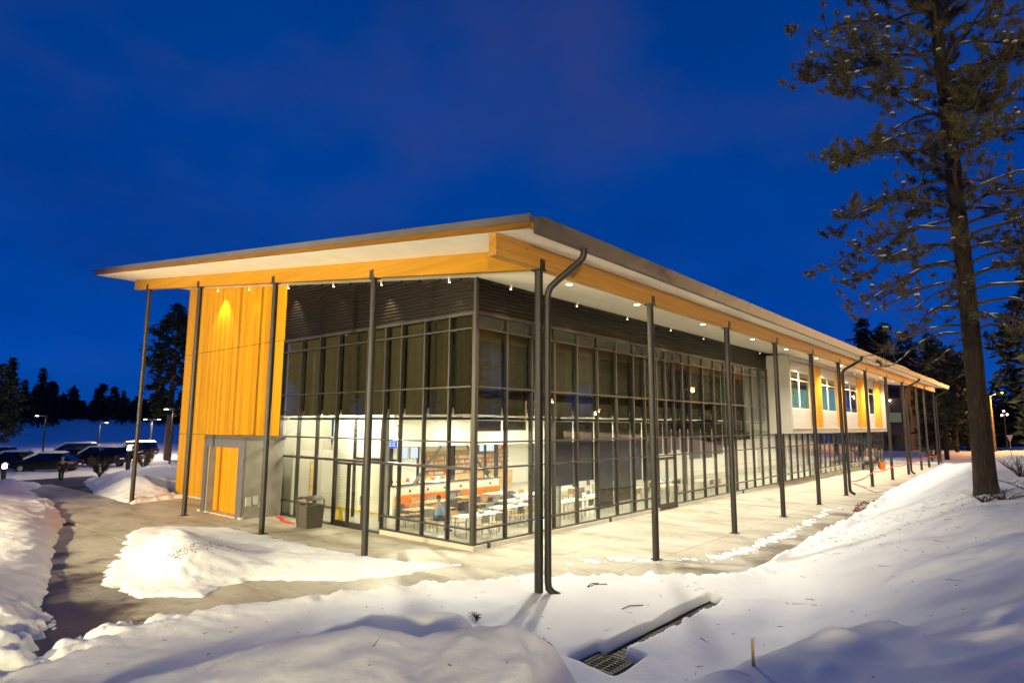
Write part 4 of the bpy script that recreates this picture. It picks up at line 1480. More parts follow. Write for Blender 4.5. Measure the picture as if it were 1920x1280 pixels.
# caution tape strung between the far columns
def ribbon(pts, w, mat, name, sub=8, sag=0.0):
    V = []
    for (p, q) in zip(pts[:-1], pts[1:]):
        for k in range(sub + (1 if q == pts[-1] else 0)):
            u = k / sub
            a = Vector(p).lerp(Vector(q), u)
            a.z -= sag * 4 * u * (1 - u)
            V.append(a)
    m = MB()
    for i, a in enumerate(V):
        tw = .6 * math.sin(i * 1.7)
        up_ = Vector((0, math.sin(tw), math.cos(tw))) * w / 2
        b = a + Vector((0, .004, 0))
        m.v += [tuple(a - up_), tuple(a + up_), tuple(b + up_), tuple(b - up_)]
    n = len(V)
    for i in range(n - 1):
        for k in range(4):
            j = (k + 1) % 4
            m.f.append((4 * i + k, 4 * i + j, 4 * i + 4 + j, 4 * i + 4 + k))
    return m.build(name, mat)


tp = [(CX[5] + .11, -.31, .85)] + [(x, -.12, z) for x, z in ((CX[6], 1.05), (CX[7], 1.1), (CX[8], 1.1), (CX[9], 1.1), (CX[10], 1.15), (CX[11], 1.2))]
tag(ribbon(tp, .075, M_red, 'caution_tape', 10, .16), 'red caution tape strung from column to column along the far walkway', 'caution tape')
tag(ribbon([(CX[5] + .1, -.2, .8), (32.0, -.7, .45), (33.0, -1.1, .06), (34.6, -1.3, .05)], .06, M_red, 'tape_tail', 6), 'loose end of red tape falling from the column to the paving', 'tape end')
# crumpled netting on the wet paving
m = MB()
r = random.Random(3)
for k in range(46):
    x, y = 22.5 + r.random() * 6.0, -1.55 - r.random() * .75
    a = r.uniform(-.5, .5); l = r.uniform(.2, .6)
    m.path([(x, y, .02), (x + l * .5, y + a * l * .5, .03 + r.random() * .06), (x + l, y + a * l, .02)], .022, 4)
tag(m.build('netting', plain('faded red netting', (0.22, 0.055, 0.03), 0.7, 0, 0.3, 5)), 'crumpled faded red netting lying on the wet walkway edge', 'netting')

# guard rail, cart and bucket under the grey bay
t = thing('guard_rail', (50, 4.55, 0), 'low pale metal guard rail with upright bars below the grey bay', 'railing')
for z in (.16, .72):
    MB().box(42.5, 58, 4.52, 4.57, z, z + .04).build('rail', M_frame_pale, t)
for k in range(40):
    x = 42.6 + k * .393
    bar('baluster', M_frame_pale, x - .014, x + .014, 4.535, 4.555, .2, .72, t)
for k in range(6):
    x = 42.55 + k * 3.08
    bar('rail_post', M_frame_pale, x - .03, x + .03, 4.51, 4.58, .002, .78, t)
t = thing('utility_cart', (59.5, 4.0, 0), 'dark utility cart heaped with bundled gear under the grey bay', 'cart')
MB().box(56.6, 61.0, 3.5, 4.4, .55, .63).build('deck', M_mull, t)
for x in (57.2, 60.4):
    for y in (3.55, 4.35):
        MB().prism([(x + .26 * math.cos(a), .28 + .26 * math.sin(a)) for a in [k * math.pi / 7 for k in range(14)]], 'y', y - .06, y + .06).build('wheel', M_black, t)
for k in range(9):
    x = 56.9 + k * .42
    MB().lathe([(.1, 0), (.3, .12), (.34, .3), (.2, .52 + .1 * (k % 3)), (.03, .6 + .1 * (k % 3))], (x, 3.95 + .1 * (k % 2), .632), 9).build('bundle', (M_dgrey, M_brown, M_black)[k % 3], t, True)
for k, x in enumerate((58.6, 59.2)):
    u = thing('bucket', (x, 3.0, 0), ('left' if k == 0 else 'right') + ' of two orange buckets on the walkway in front of the cart', 'bucket', 'orange buckets')
    MB().lathe([(.19, .003), (.24, .62), (.255, .64), (.255, .68), (.22, .68), (.18, .05)], (x, 3.0, 0), 14).build('tub', M_orange, u, True)
    MB().path([(x - .25, 3.0, .66), (x - .2, 3.0, .84), (x, 3.0, .93), (x + .2, 3.0, .84), (x + .25, 3.0, .66)], .012, 6).build('handle', M_chrome, u)

# ================================================================== DRAIN
t = thing('trench_drain', (0, -3.3, 0), 'long narrow dark trench drain cut through the snow beside the corner column', 'drain')
MB().box(-2.05, 2.75, -3.50, -3.46, -.3, -.03).box(-2.05, 2.75, -3.16, -3.12, -.3, -.03).box(-2.05, 2.75, -3.46, -3.16, -.4, -.28).build('channel', M_black, t)
for k in range(30):
    x = -2.03 + k * .159
    bar('grate_bar', M_black, x, x + .125, -3.455, -3.165, -.07, -.05, t)
t = thing('catch_basin', (-2.42, -3.42, 0), 'square black catch basin grate at the near end of the trench', 'drain')
MB().box(-2.80, -2.75, -3.77, -3.07, -.35, .0).box(-2.09, -2.06, -3.77, -3.07, -.35, .0).box(-2.75, -2.09, -3.77, -3.73, -.35, .0).box(-2.75, -2.09, -3.11, -3.07, -.35, .0).box(-2.75, -2.09, -3.73, -3.11, -.36, -.3).build('pit', M_black, t)
for k in range(7):
    x = -2.73 + k * .1
    bar('grate_bar', M_mull, x, x + .022, -3.73, -3.11, -.045, -.008, t)
for k in range(4):
    y = -3.68 + k * .17
    bar('grate_bar', M_mull, -2.75, -2.09, y, y + .022, -.042, -.012, t)
# stake in the snow and twigs
sx_, sy_ = -3.53, -6.45
zz = zg(sx_, sy_)
t = MB().path([(sx_, sy_, zz - .2), (sx_ + .01, sy_, zz + .34)], [.024, .021], 6).build("wooden_stake", M_oak)
tag(t, 'short thin wooden stake standing in the foreground snow', 'stake')
for k, (x, y, lab) in enumerate(((0.2, -2.2, 'thin dark twig lying on the snow beside the trench drain'), (1.0, -.75, 'brown bent stalks beside the corner downpipe'))):
    z = zg(x, y)
    m = MB().path([(x, y, z + .01), (x + .25, y - .05, z + .04), (x + .55, y - .22, z + .015)], .012, 5)
    if k:
        m.path([(x, y, z + .02), (x + .3, y + .08, z + .03), (x + .5, y, z + .01)], .012, 5)
    tag(m.build('twig', M_twig), lab, 'twig')
t = thing('grass_tuft', (-2.6, -.4, zg(-2.6, -.4)), 'dark frozen grass tuft poking through the snow left of the corner column', 'grass tuft')
m = MB()
r = random.Random(9)
z = zg(-2.6, -.4)
for k in range(40):
    a = r.uniform(0, 6.28); l = r.uniform(.08, .24)
    m.path([(-2.6, -.4, z - .02), (-2.6 + math.cos(a) * l * .4, -.4 + math.sin(a) * l * .4, z + l * .6), (-2.6 + math.cos(a) * l, -.4 + math.sin(a) * l, z + l * .5)], [.008, .006, .002], 4)
tag(m.build('blades', M_twig, t), kind='stuff')

V = []
g = np.random.default_rng(5)
for k in range(900):
    if k < 500:
        x, y = 11.9 + g.normal() * 3.6, -8.1 + g.normal() * 2.6
    else:
        x, y = g.uniform(-9, 20), g.uniform(-8.5, 3)
    z = zg(x, y)
    if z < .04:
        continue
    a = g.uniform(0, 6.28); l = g.uniform(.02, .09) if g.uniform() < .85 else g.uniform(.1, .25)
    d = np.array([math.cos(a), math.sin(a), g.uniform(-.05, .2)]) * l
    n_ = np.array([-math.sin(a), math.cos(a), 0]) * g.uniform(.004, .010)
    p = np.array([x, y, z + .012])
    V += [p - d - n_, p + d, p - d + n_ + np.array([0, 0, .01])]
tag(link(bpy.data.objects.new('forest_litter', npmesh('forest_litter', np.array(V), np.arange(len(V)).reshape(-1, 3), M_twig))), 'fallen needles and bark flakes strewn on the snow', kind='stuff')
m = MB()
r = random.Random(12)
for k in range(320):
    u = r.random()
    x, y = -5.1 + 2.2 * u + r.gauss(0, .16), 8.75 + .8 * u + r.gauss(0, .22)
    z = zg(x, y); q = r.uniform(.010, .034) * (1 - .4 * u)
    m.lathe([(.0, -q * .6), (q, -.3 * q), (q * .8, .25 * q), (0, .4 * q)], (x, y, z), 5)
tag(m.build('soil_clods', M_dirt), 'dark soil clods dragged into the near side of the snow island', kind='stuff')

# ================================================================== TREES
class TriBuf:
    def __init__(s): s.v = []; s.n = 0

    def add(s, arr):  # (k,3,3)
        s.v.append(arr.reshape(-1, 3)); s.n += arr.shape[0]

    def mesh(s, name, mat):
        V = np.concatenate(s.v) if s.v else np.zeros((3, 3))
        return npmesh(name, V, np.arange(len(V)).reshape(-1, 3), mat)


def unit(v):
    return v / (np.linalg.norm(v, axis=-1, keepdims=True) + 1e-9)


def tuft(rng, p, d, n, ln, wd, spread=1.0):
    """burst of needle blades around a twig end"""
    dirs = unit(rng.normal(size=(n, 3)) * spread + d * .75)
    l = ln * rng.uniform(.65, 1.1, (n, 1))
    base = p + d * rng.uniform(-.16, .04, (n, 1))
    side = unit(np.cross(dirs, rng.normal(size=(n, 3)))) * wd
    tip = base + dirs * l
    return np.stack([base - side * .5, base + side * .5, tip], 1)


def snow_blob(m, p, r, rng):
    n = 6
    prof = [(.0, -.15), (.8, -.05), (.9, .15), (.5, .42), (.0, .5)]
    vs = []
    for q, z in prof:
        for k in range(n):
            a = 2 * math.pi * k / n + rng.uniform(-.2, .2)
            f = rng.uniform(.8, 1.15)
            vs.append((p[0] + r * q * f * math.cos(a), p[1] + r * q * f * math.sin(a), p[2] + r * z))
    fs = []
    for i in range(len(prof) - 1):
        for k in range(n):
            j = (k + 1) % n
            fs.append((i * n + k, i * n + j, (i + 1) * n + j, (i + 1) * n + k))
    m.add(vs, fs)


def big_pine(x, y, H, r0, label, seed):
    rng = np.random.default_rng(seed)
    z0 = zg(x, y) - .15
    t = thing('pine_tree', (x, y, z0), label, 'pine tree')
    # trunk with furrowed plates
    n, k = 40, 90
    zz_ = np.linspace(0, H, k)
    rad = r0 * np.interp(zz_ / H, [0, .015, .04, .12, .3, .6, .85, 1], [1.30, 1.12, 1.02, .92, .82, .60, .25, .04])
    A = np.linspace(0, 2 * np.pi, n, endpoint=False)
    AA, ZZ = np.meshgrid(A, zz_)
    fur = (vnoise(AA * 14 / np.pi, ZZ * 1.6, 4) - .5) * .085 + (vnoise(AA * 32 / np.pi, ZZ * 5, 8) - .5) * .04
    R = rad[:, None] * (1 + fur)
    lean = (-.22 * (zz_ / 16) ** 2)[:, None]
    V = np.stack([R * np.cos(AA) + lean, R * np.sin(AA) - lean * .8, ZZ], -1).reshape(-1, 3)
    ii = np.arange(n * k).reshape(k, n)
    Fq = np.stack([ii[:-1], np.roll(ii[:-1], -1, 1), np.roll(ii[1:], -1, 1), ii[1:]], -1).reshape(-1, 4)
    tr = link(bpy.data.objects.new('trunk', npmesh('trunk', V, Fq, M_bark, True)), t)
    nb = 122
    for b in range(nb):
        u = (b + .5) / nb
        zb = 4.9 + (H - 5.4) * u ** 1.05
        az = b * 2.399 + rng.uniform(-.4, .4)
        top = (zb - 4.9) / (H - 4.9)
        Lb = np.interp(top, [0, .15, .35, .6, .85, 1], [3.3, 4.4, 4.8, 3.9, 2.4, .8]) * rng.uniform(.72, 1.12)
        rise = np.interp(top, [0, .3, .7, 1], [-.10, .12, .35, .9]) + rng.uniform(-.12, .12)
        droop = np.interp(top, [0, .4, 1], [.38, .26, .10]) * rng.uniform(.7, 1.3)
        pts = []
        azz = az
        p = np.array([math.cos(az) * .15 - .22 * (zb / 16) ** 2, math.sin(az) * .2 + .18 * (zb / 16) ** 2, zb])
        ns = 9
        for i in range(ns + 1):
            s_ = i / ns
            pts.append(p.copy())
            el = rise + .25 * (1 - s_) - droop * math.sin(s_ * 2.6) * 1.5 + (.45 * max(0, s_ - .75) / .25)
            azz += rng.uniform(-.26, .26); el += rng.uniform(-.16, .16)
            p = p + np.array([math.cos(azz) * math.cos(el), math.sin(azz) * math.cos(el), math.sin(el)]) * Lb / ns
        rb_ = .026 + .0075 * Lb
        m = MB()
        m.path(pts, [rb_ * (1 - .82 * i / ns) for i in range(ns + 1)], 6)
        tb = TriBuf(); sn = MB()
        # lower limbs are sparse, the crown is dense
        dens = np.interp(top, [0, .06, .16, .3, 1], [.22, .42, .72, .92, 1.05])
        ntw = int((7 + Lb * 4.6))
        for j in range(ntw):
            s_ = rng.uniform(.22, 1.0) if j else 1.0
            i = min(int(s_ * ns), ns - 1)
            q = pts[i] + (pts[i + 1] - pts[i]) * (s_ * ns - i)
            dl = unit(pts[i + 1] - pts[i])
            sd = rng.choice([-1, 1])
            a2 = math.atan2(dl[1], dl[0]) + sd * rng.uniform(.35, 1.25)
            l2 = rng.uniform(.45, 1.35) * (1.15 - .55 * s_) * min(1, Lb / 3)
            e2 = rng.uniform(-.75, .15)
            tp_ = [q.copy()]
            qq = q.copy()
            for k2 in range(4):
                a2 += rng.uniform(-.3, .3)
                e = e2 + k2 * .32
                qq = qq + np.array([math.cos(a2) * math.cos(e), math.sin(a2) * math.cos(e), math.sin(e)]) * l2 / 4
                tp_.append(qq.copy())
            m.path(tp_, [.014, .012, .010, .008, .006], 4)
            if rng.uniform() < dens:
                for q3, kk_ in ((tp_[4], 1), (tp_[3], .6), (tp_[2], .25)):
                    if rng.uniform() > kk_ * min(1, dens) + .05:
                        continue
                    q3 = q3 + rng.normal(size=3) * .05
                    d3 = unit(tp_[4] - tp_[3] + np.array([0, 0, .08]))
                    tb.add(tuft(rng, q3, d3, 60, .235, .021, .9))
                    if rng.uniform() < .16:
                        snow_blob(sn, q3 + np.array([0, 0, .07]), rng.uniform(.05, .10), rng)
        br = m.build_local('branch', M_twig, t)
        if tb.n:
            link(bpy.data.objects.new('needles', tb.mesh('needles', M_needle)), br)
            br.children[-1]['kind'] = 'stuff'
        # snow line along the top of the limb
        for i in range(1, ns - 1):
            if rng.uniform() < .4:
                a_, b_2 = Vector(pts[i]), Vector(pts[i + 1])
                w_ = rb_ * (1 - .8 * i / ns)
                o_ = Vector((0, 0, w_ * .75))
                sn.path([a_ + o_, (a_ + b_2) / 2 + o_ + Vector((0, 0, .012)), b_2 + o_], [w_ * .35, w_ * .55, w_ * .3], 5)
        if sn.f:
            s_o = sn.build_local('snow_clump', M_snow, br, True)
            tag(s_o, kind='stuff')
    return t


def _bl(s, name, mat, parent, smooth=False):
    o = bpy.data.objects.new(name, s.mesh(name, mat, smooth))
    return link(o, parent)


MB.build_local = _bl
big_pine(11.9, -8.15, 27, .285, 'tall ponderosa pine with dark bark and snow dotted tufts at the right', 21)


def conifer_mesh(seed, h, R, style, nwh, size, per):
    """crown of needle sprays for trees far away; style 0 fir, 1 open pine"""
    rng = np.random.default_rng(seed)
    tb = TriBuf()
    z_lo = .08 * h if style == 0 else .28 * h
    for w in range(nwh):
        u = (w + rng.uniform(0, .8)) / nwh
        z = z_lo + (h - z_lo) * u
        if style == 0:
            r = R * (1 - u) ** .85 * rng.uniform(.7, 1.15) + .12
        else:
            r = R * (math.sin(math.pi * min(1, .12 + u * .88)) ** .7) * rng.uniform(.55, 1.15) + .15
        nb = rng.integers(5, 9)
        a0 = rng.uniform(0, 6.28)
        for b in range(nb):
            if style == 1 and rng.uniform() < .25:
                continue
            a = a0 + 6.283 * b / nb + rng.uniform(-.3, .3)
            rr = r * rng.uniform(.7, 1.1)
            n = max(3, int(per * rr / R) + 2)
            s_ = rng.uniform(.15 if style == 0 else .5, 1.0, n)
            dr_ = -.30 * rr * s_ ** 1.4 if style == 0 else rng.uniform(-.12, .15) * rr * s_
            c = np.stack([np.cos(a) * rr * s_, np.sin(a) * rr * s_, z + dr_], -1) + rng.normal(size=(n, 3)) * size * .45
            d1 = unit(rng.normal(size=(n, 3)) * np.array([1, 1, .45])) * size * rng.uniform(.6, 1.3, (n, 1))
            d2 = unit(np.cross(d1, rng.normal(size=(n, 3)))) * size * .30
            tb.add(np.stack([c - d2, c + d2, c + d1], 1)); tb.add(np.stack([c - d2, c + d2, c - d1 * .8], 1))
    return tb.mesh('crown', M_needle_dark)


def trunk_mesh(h, r, mat):
    return MB().path([(0, 0, -.5), (0, 0, h * .3), (.1, 0, h * .7), (0, 0, h * .98)], [r, r * .8, r * .45, .03], 9).mesh('trunk', mat, True)


CON = [(conifer_mesh(1, 14, 2.4, 0, 34, .55, 10), trunk_mesh(14, .22, M_bark)),
       (conifer_mesh(2, 14, 1.9, 0, 38, .5, 9), trunk_mesh(14, .2, M_bark)),
       (conifer_mesh(3, 15, 3.6, 1, 34, .55, 17), trunk_mesh(15, .32, M_bark)),
       (conifer_mesh(4, 16, 3.2, 1, 30, .5, 14), trunk_mesh(16, .28, M_bark))]


def conifer(x, y, h, v, label, group=None, z=None, wide=1.0, mesh=None):
    cm, tm = mesh or CON[v]
    base = {0: 14, 1: 14, 2: 15, 3: 16}[v]
    s = h / base
    t = thing('pine_tree' if v > 1 else 'fir_tree', (x, y, (zg(x, y) if z is None else z)), label, 'tree', group)
    t.rotation_euler = (0, 0, random.uniform(0, 6.28))
    a = link(bpy.data.objects.new('trunk', tm), t); b = link(bpy.data.objects.new('crown', cm), t)
    b['kind'] = 'stuff'
    for o in (a, b):
        o.scale = (s * wide, s * wide, s)
    return t


def ray(px, py):
    return fwd + r2 * ((px - 960) / F) - u2 * ((py - 640) / F)


def stand(px, dist):
    d = ray(px, 790); l = math.hypot(d.x, d.y)
    return CAM.x + d.x / l * dist, CAM.y + d.y / l * dist


def top_height(px, py, dist, z0):
    d = ray(px, py); l = math.hypot(d.x, d.y)
    return CAM.z + d.z / l * dist - z0


# tree line beyond the snow field at the left, from the photograph's skyline
LEFT = [(-30, 660, 150, 0), (12, 672, 120, 1), (40, 712, 160, 0), (72, 690, 150, 0), (100, 722, 160, 1), (130, 742, 175, 0), (150, 760, 180, 2), (176, 728, 170, 1),
        (198, 752, 178, 0), (228, 732, 170, 0), (250, 748, 175, 1), (275, 752, 180, 2), (-70, 690, 150, 1), (300, 742, 170, 0), (56, 735, 185, 2), (115, 745, 190, 2), (212, 755, 190, 2), (330, 750, 180, 1)]
LEFT.sort()
for i, (px, py, d, v) in enumerate(LEFT):
    x, y = stand(px, d)
    z = zg(x, y)
    conifer(x, y, top_height(px, py, d, z), v, f'{ORD[i]} dark conifer from the left on the skyline beyond the snow field', 'conifers beyond the snow field', z, 1.2)
# ragged dense wood that closes the gaps at the foot of the tree line
tb = TriBuf()
rng = np.random.default_rng(77)
for k in range(90):
    px = -120 + k * 5.6
    x, y = stand(px, 205 + rng.uniform(-12, 12))
    z = zg(x, y)
    hh = 2.2 + 8.0 * rng.uniform() ** 2.2
    n = 70
    u = rng.uniform(0, 1, n)
    rr = (1 - u) ** .8 * 2.8
    a = rng.uniform(0, 6.28, n)
    c = np.stack([x + rr * np.cos(a), y + rr * np.sin(a), z + u * hh], -1)
    d1 = unit(rng.normal(size=(n, 3)) * np.array([1, 1, .6])) * 1.3
    d2 = unit(np.cross(d1, rng.normal(size=(n, 3)))) * .55
    tb.add(np.stack([c - d2, c + d2, c + d1], 1)); tb.add(np.stack([c - d2, c + d2, c - d1], 1))
tag(link(bpy.data.objects.new('far_wood', tb.mesh('far_wood', M_needle_dark))), 'dark far wood closing the edge of the snow field', kind='stuff')
tb = TriBuf()
for k in range(80):
    px = 1520 + k * 6.5
    x, y = stand(px, 185 + rng.uniform(-22, 22))
    z = zg(x, y)
    hh = rng.uniform(6, 14.0)
    n = 90
    u = rng.uniform(0, 1, n)
    rr = (1 - u) ** .8 * 2.6
    a = rng.uniform(0, 6.28, n)
    c = np.stack([x + rr * np.cos(a), y + rr * np.sin(a), z + u * hh], -1)
    d1 = unit(rng.normal(size=(n, 3)) * np.array([1, 1, .6])) * 1.2
    d2 = unit(np.cross(d1, rng.normal(size=(n, 3)))) * .45
    tb.add(np.stack([c - d2, c + d2, c + d1], 1)); tb.add(np.stack([c - d2, c + d2, c - d1], 1))
tag(link(bpy.data.objects.new('roadside_wood', tb.mesh('roadside_wood', M_needle_dark))), 'dark wood beyond the far road at the right', kind='stuff')

# the big pine behind the timber end of the hall, car park lamplight put into its paler bark colour
BIGP = (conifer_mesh(8, 16, 3.0, 1, 46, .34, 34), trunk_mesh(16, .36, plain('bark plates painted lamplit', (0.20, 0.13, 0.085), 0.85, 0, 0.3, 4, 0.4)))
x, y = stand(318, 74)
conifer(x, y, 16.2, 3, 'large dark ponderosa with a lamp lit trunk left of the timber wall', None, None, 1.0, BIGP)
x, y = stand(-6, 62)
conifer(x, y, top_height(8, 690, 62, 0), 3, 'dark pine with low hanging boughs at the left edge of the picture', None, None, 1.1, (conifer_mesh(9, 16, 3.4, 1, 44, .34, 26), trunk_mesh(16, .3, M_bark)))
# pines south and west of the viewer, seen mirrored in the glass
DENSE = [(conifer_mesh(30 + v, 16, 3.4, v % 2, 40, .8, 22), CON[v][1]) for v in range(2)]
k = 0
for i in range(24):
    x, y = -6 + i * 7.0 + random.uniform(-2.5, 2.5), -33 - (i % 3) * 5 - random.uniform(0, 4)
    conifer(x, y, random.uniform(21, 29), 3, f'{ORD[k]} tall pine south of the hall mirrored in the long glass wall', 'pines mirrored in the long glass wall', None, 1.3, DENSE[i % 2]); k += 1
k = 0
for i in range(18):
    x, y = -40 - (i % 3) * 5 - random.uniform(0, 4), -12 + i * 6.5 + random.uniform(-2, 2)
    conifer(x, y, random.uniform(20, 28), 3, f'{ORD[k]} tall pine west of the path mirrored in the gable glass', 'pines mirrored in the gable glass', None, 1.3, DENSE[i % 2]); k += 1
# firs behind the far end of the hall
RIGHT = [(1568, 640, 125, 0), (1628, 598, 128, 0), (1655, 622, 135, 1), (1668, 606, 140, 0), (1648, 640, 150, 2), (1690, 660, 150, 2), (1712, 622, 120, 3), (1735, 690, 150, 0), (1752, 628, 105, 1),
         (1770, 640, 98, 2), (1720, 660, 160, 0), (1790, 655, 110, 2), (1812, 660, 120, 0), (1600, 650, 150, 1), (1835, 670, 140, 1), (1946, 540, 84, 2), (1975, 500, 78, 0), (1850, 735, 190, 0), (1912, 728, 190, 1)]
RIGHT.sort()
for i, (px, py, d, v) in enumerate(RIGHT):
    x, y = stand(px, d)
    z = zg(x, y)
    conifer(x, y, top_height(px, py, d, z), v, f'{ORD[i]} dark conifer from the left behind the far end of the hall', 'conifers behind the hall', z, 1.1 if v < 2 else .9)
# nearer pine bough group hanging in front of the sky right of the trunk
x, y = stand(2100, 45)
conifer(x, y, 17, 3, 'tall green pine at the right edge lit by the orange street lamp', None, None, 1.1, (conifer_mesh(12, 16, 3.4, 1, 60, .30, 40), trunk_mesh(16, .3, M_bark)))


def shrub(x, y, r_, h, n, label, seed, needles=False):
    z = zg(x, y)
    t = thing('shrub', (x, y, z), label, 'shrub')
    rg = random.Random(seed)
    m = MB(); tb = TriBuf(); g = np.random.default_rng(seed)
    for k in range(n):
        a = rg.uniform(0, 6.28); l = rg.uniform(.4, 1.0)
        p = [Vector((0, 0, -.05))]
        for i in range(4):
            u = (i + 1) / 4
            p.append(Vector((math.cos(a) * r_ * l * u + rg.uniform(-.05, .05), math.sin(a) * r_ * l * u + rg.uniform(-.05, .05), h * l * (u ** .75))))
        m.path(p, [.012, .010, .008, .006, .003], 4)
        b = p[2]
        m.path([b, b + Vector((rg.uniform(-.3, .3) * r_, rg.uniform(-.3, .3) * r_, .35 * h))], [.006, .003], 4)
        if needles:
            for q in p[2:]:
                tb.add(tuft(g, np.array(q), np.array([0, 0, 1.0]), 18, .22, .03, 1.0))
    tag(m.build_local('twigs', M_twig, t), kind='stuff')
    if needles:
        tag(link(bpy.data.objects.new('needles', tb.mesh('needles', M_needle)), t), kind='stuff')
    return t


for i, (px, d, r_, h, n, lab) in enumerate(((1868, 22.5, .9, .38, 26, 'low bare twiggy shrub on the snow just right of the pine trunk foot'),
                                           (1905, 30, 1.0, .9, 46, 'bare brown shrub on the bank at the right edge'),
                                           (1832, 21.8, .5, .25, 22, 'flat clump of bare twigs at the foot of the big pine'),
                                           (1918, 24, .9, .35, 20, 'few thin bare stems in the snow at the far right edge'))):
    x, y = stand(px, d)
    shrub(x, y, r_, h, n, lab, 40 + i)
x, y = stand(1742, 92)
shrub(x, y, 1.2, 2.0, 26, 'young dark pine sapling in the snow beyond the last columns', 60, True)
for i, (px, d, lab) in enumerate(((276, 56, 'small green conifer shrub lit by the car park lamps'), (196, 52, 'dark leafy shrub in front of the parked cars'))):
    x, y = stand(px, d)
    shrub(x, y, .9, 1.4, 30, lab, 70 + i, True)

# ================================================================== STREET LAMPS
def lot_lamp(px, dist, head_px, ztop, label, power, arm2=False):
    x, y = stand(px, dist)
    z = zg(x, y)
    t = thing('street_lamp', (x, y, z), label, 'street lamp', 'car park lamps')
    MB().lathe([(.25, -.1), (.25, .35), (.24, .38)], (x, y, z), 12).build('concrete_foot', M_curb, t, True)
    MB().lathe([(.09, .38), (.075, ztop - z)], (x, y, z), 10).build('pole', M_mull, t, True)
    d = Vector((r2.x, r2.y, 0)).normalized() * (-1 if head_px < px else 1)
    for s in ((1, -1) if arm2 else (1,)):
        e = Vector((x, y, ztop - .05)) + d * s * (abs(px - head_px) / F * dist)
        MB().path([(x, y, ztop - .12), tuple(e + Vector((0, 0, .02)))], .04, 6).build('arm', M_box_grey, t)
        MB().lathe([(.08, .07), (.19, .03), (.19, -.02)], tuple(e), 12).build('lamp_head', M_box_grey, t, True)
        MB().lathe([(.165, -.021), (.165, -.05), (.09, -.07)], tuple(e), 12).build('lens', M_lens_white, t)
        lamp('bulb', 'SPOT', tuple(e + Vector((0, 0, -.15))), power, (1.0, .78, .48), t, tuple(e + Vector((0, 0, -5))), .15, 165, .4)


lot_lamp(86, 84, 72, 4.9, 'car park lamp left of the others with its lit head turned left', 600)
lot_lamp(188, 92, 198, 4.2, 'car park lamp with a pale pole in the middle of the snow field', 700)
lot_lamp(285, 78, 274, 4.6, 'double headed car park lamp left of the lit pine trunk', 1500, True)
lot_lamp(324, 58, 312, 5.35, 'nearest car park lamp beside the timber end of the hall', 1500)


def bollard(px, dist, h, label, lit):
    x, y = stand(px, dist)
    z = zg(x, y)
    t = thing('bollard_light', (x, y, z), label, 'bollard light', 'bollard lights along the path')
    MB().lathe([(.14, -.1), (.14, h - .35)], (x, y, z), 12).build('post', M_mull, t, True)
    MB().lathe([(.13, h - .349), (.13, h - .10)], (x, y, z), 12).build('lens', M_lens_white, t)
    MB().lathe([(.16, h - .099), (.17, h - .02), (.10, h)], (x, y, z), 12).build('cap', M_mull, t, True)
    lamp('bulb', 'POINT', (x, y, z + h + .15), lit, (1.0, .85, .6), t, size=.1)


bollard(18, 55, 1.5, 'lit bollard light at the left edge by the parked cars', 120)
bollard(247, 52, 1.7, 'lit bollard light just left of the outer gable column', 120)

# orange street lamp far right and those that only show in the glass
def street_lamp(x, y, h, ax, ay, label, power, z=None, lens=None, lcol=(1.0, .47, .12), aim=None, cone=60, soft=.15):
    z = zg(x, y) if z is None else z
    t = thing('street_lamp', (x, y, z), label, 'street lamp', 'sodium street lamps')
    MB().path([(x, y, z - .2), (x, y, z + h * .5), (x, y, z + h * .96)], [.17, .14, .09], 10).build('pole', plain('timber pole', (0.20, 0.14, 0.09), 0.8, 0, 0.2), t, True) if 'wood' in label else \
        MB().path([(x, y, z - .2), (x, y, z + h * .5), (x, y, z + h * .96)], [.12, .10, .07], 10).build('pole', M_box_grey, t, True)
    MB().path([(x, y, z + h * .95), (x + ax * .5, y + ay * .5, z + h * .985), (x + ax, y + ay, z + h)], .05, 6).build('arm', M_box_grey, t)
    MB().lathe([(.10, .16), (.26, .08), (.28, 0)], (x + ax, y + ay, z + h), 12).build('lamp_head', M_box_grey, t, True)
    MB().lathe([(.24, -.002), (.20, -.12), (.08, -.18)], (x + ax, y + ay, z + h), 12).build('lens', lens or M_lens_orange, t)
    if aim:
        lamp('bulb', 'SPOT', (x + ax, y + ay, z + h - .35), power, lcol, t, aim, soft, cone, .45)
    else:
        lamp('bulb', 'POINT', (x + ax, y + ay, z + h - .35), power, lcol, t, size=soft)
    return t


x, y = stand(1861, 112)
xh, yh = stand(1882, 110)
street_lamp(x, y, 8.2, xh - x, yh - y, 'glowing orange street lamp on a tall wooden pole at the far right', 5200)
street_lamp(58.0, -13.0, 6.3, -.4, 1.5, 'orange street lamp beside the hall seen reflected in the tall glass', 4500, lcol=(1, .62, .28))
street_lamp(47, -25, 3.9, .4, .5, 'smaller orange lamp mirrored high beside the corner column', 600, lcol=(1, .66, .32))
street_lamp(60, -27, 3.2, .4, .5, 'smaller orange lamp mirrored near the middle of the glass', 600, lcol=(1, .66, .32))
street_lamp(38, -21, 3.4, -.5, .8, 'low orange lamp on the bank reflected near the corner column', 3500, lcol=(1, .66, .32))
street_lamp(49, -20, 2.6, -.5, .8, 'low orange lamp reflected in the middle of the glass', 2500, lcol=(1, .66, .32))
street_lamp(-22.5, -19.5, 6.1 - zg(-22.5, -19.5), .8, .8, 'low warm lamp behind the viewer that rakes across the foreground snow', 27000, None, M_lens_white, (1.0, .84, .42), soft=.55)
street_lamp(-24.5, 3.0, 4.0, 1.2, .3, 'warm lamp west of the path that lights the gable beam', 25000, None, M_lens_white, (1.0, .86, .52), (0, 12, 8), 68)
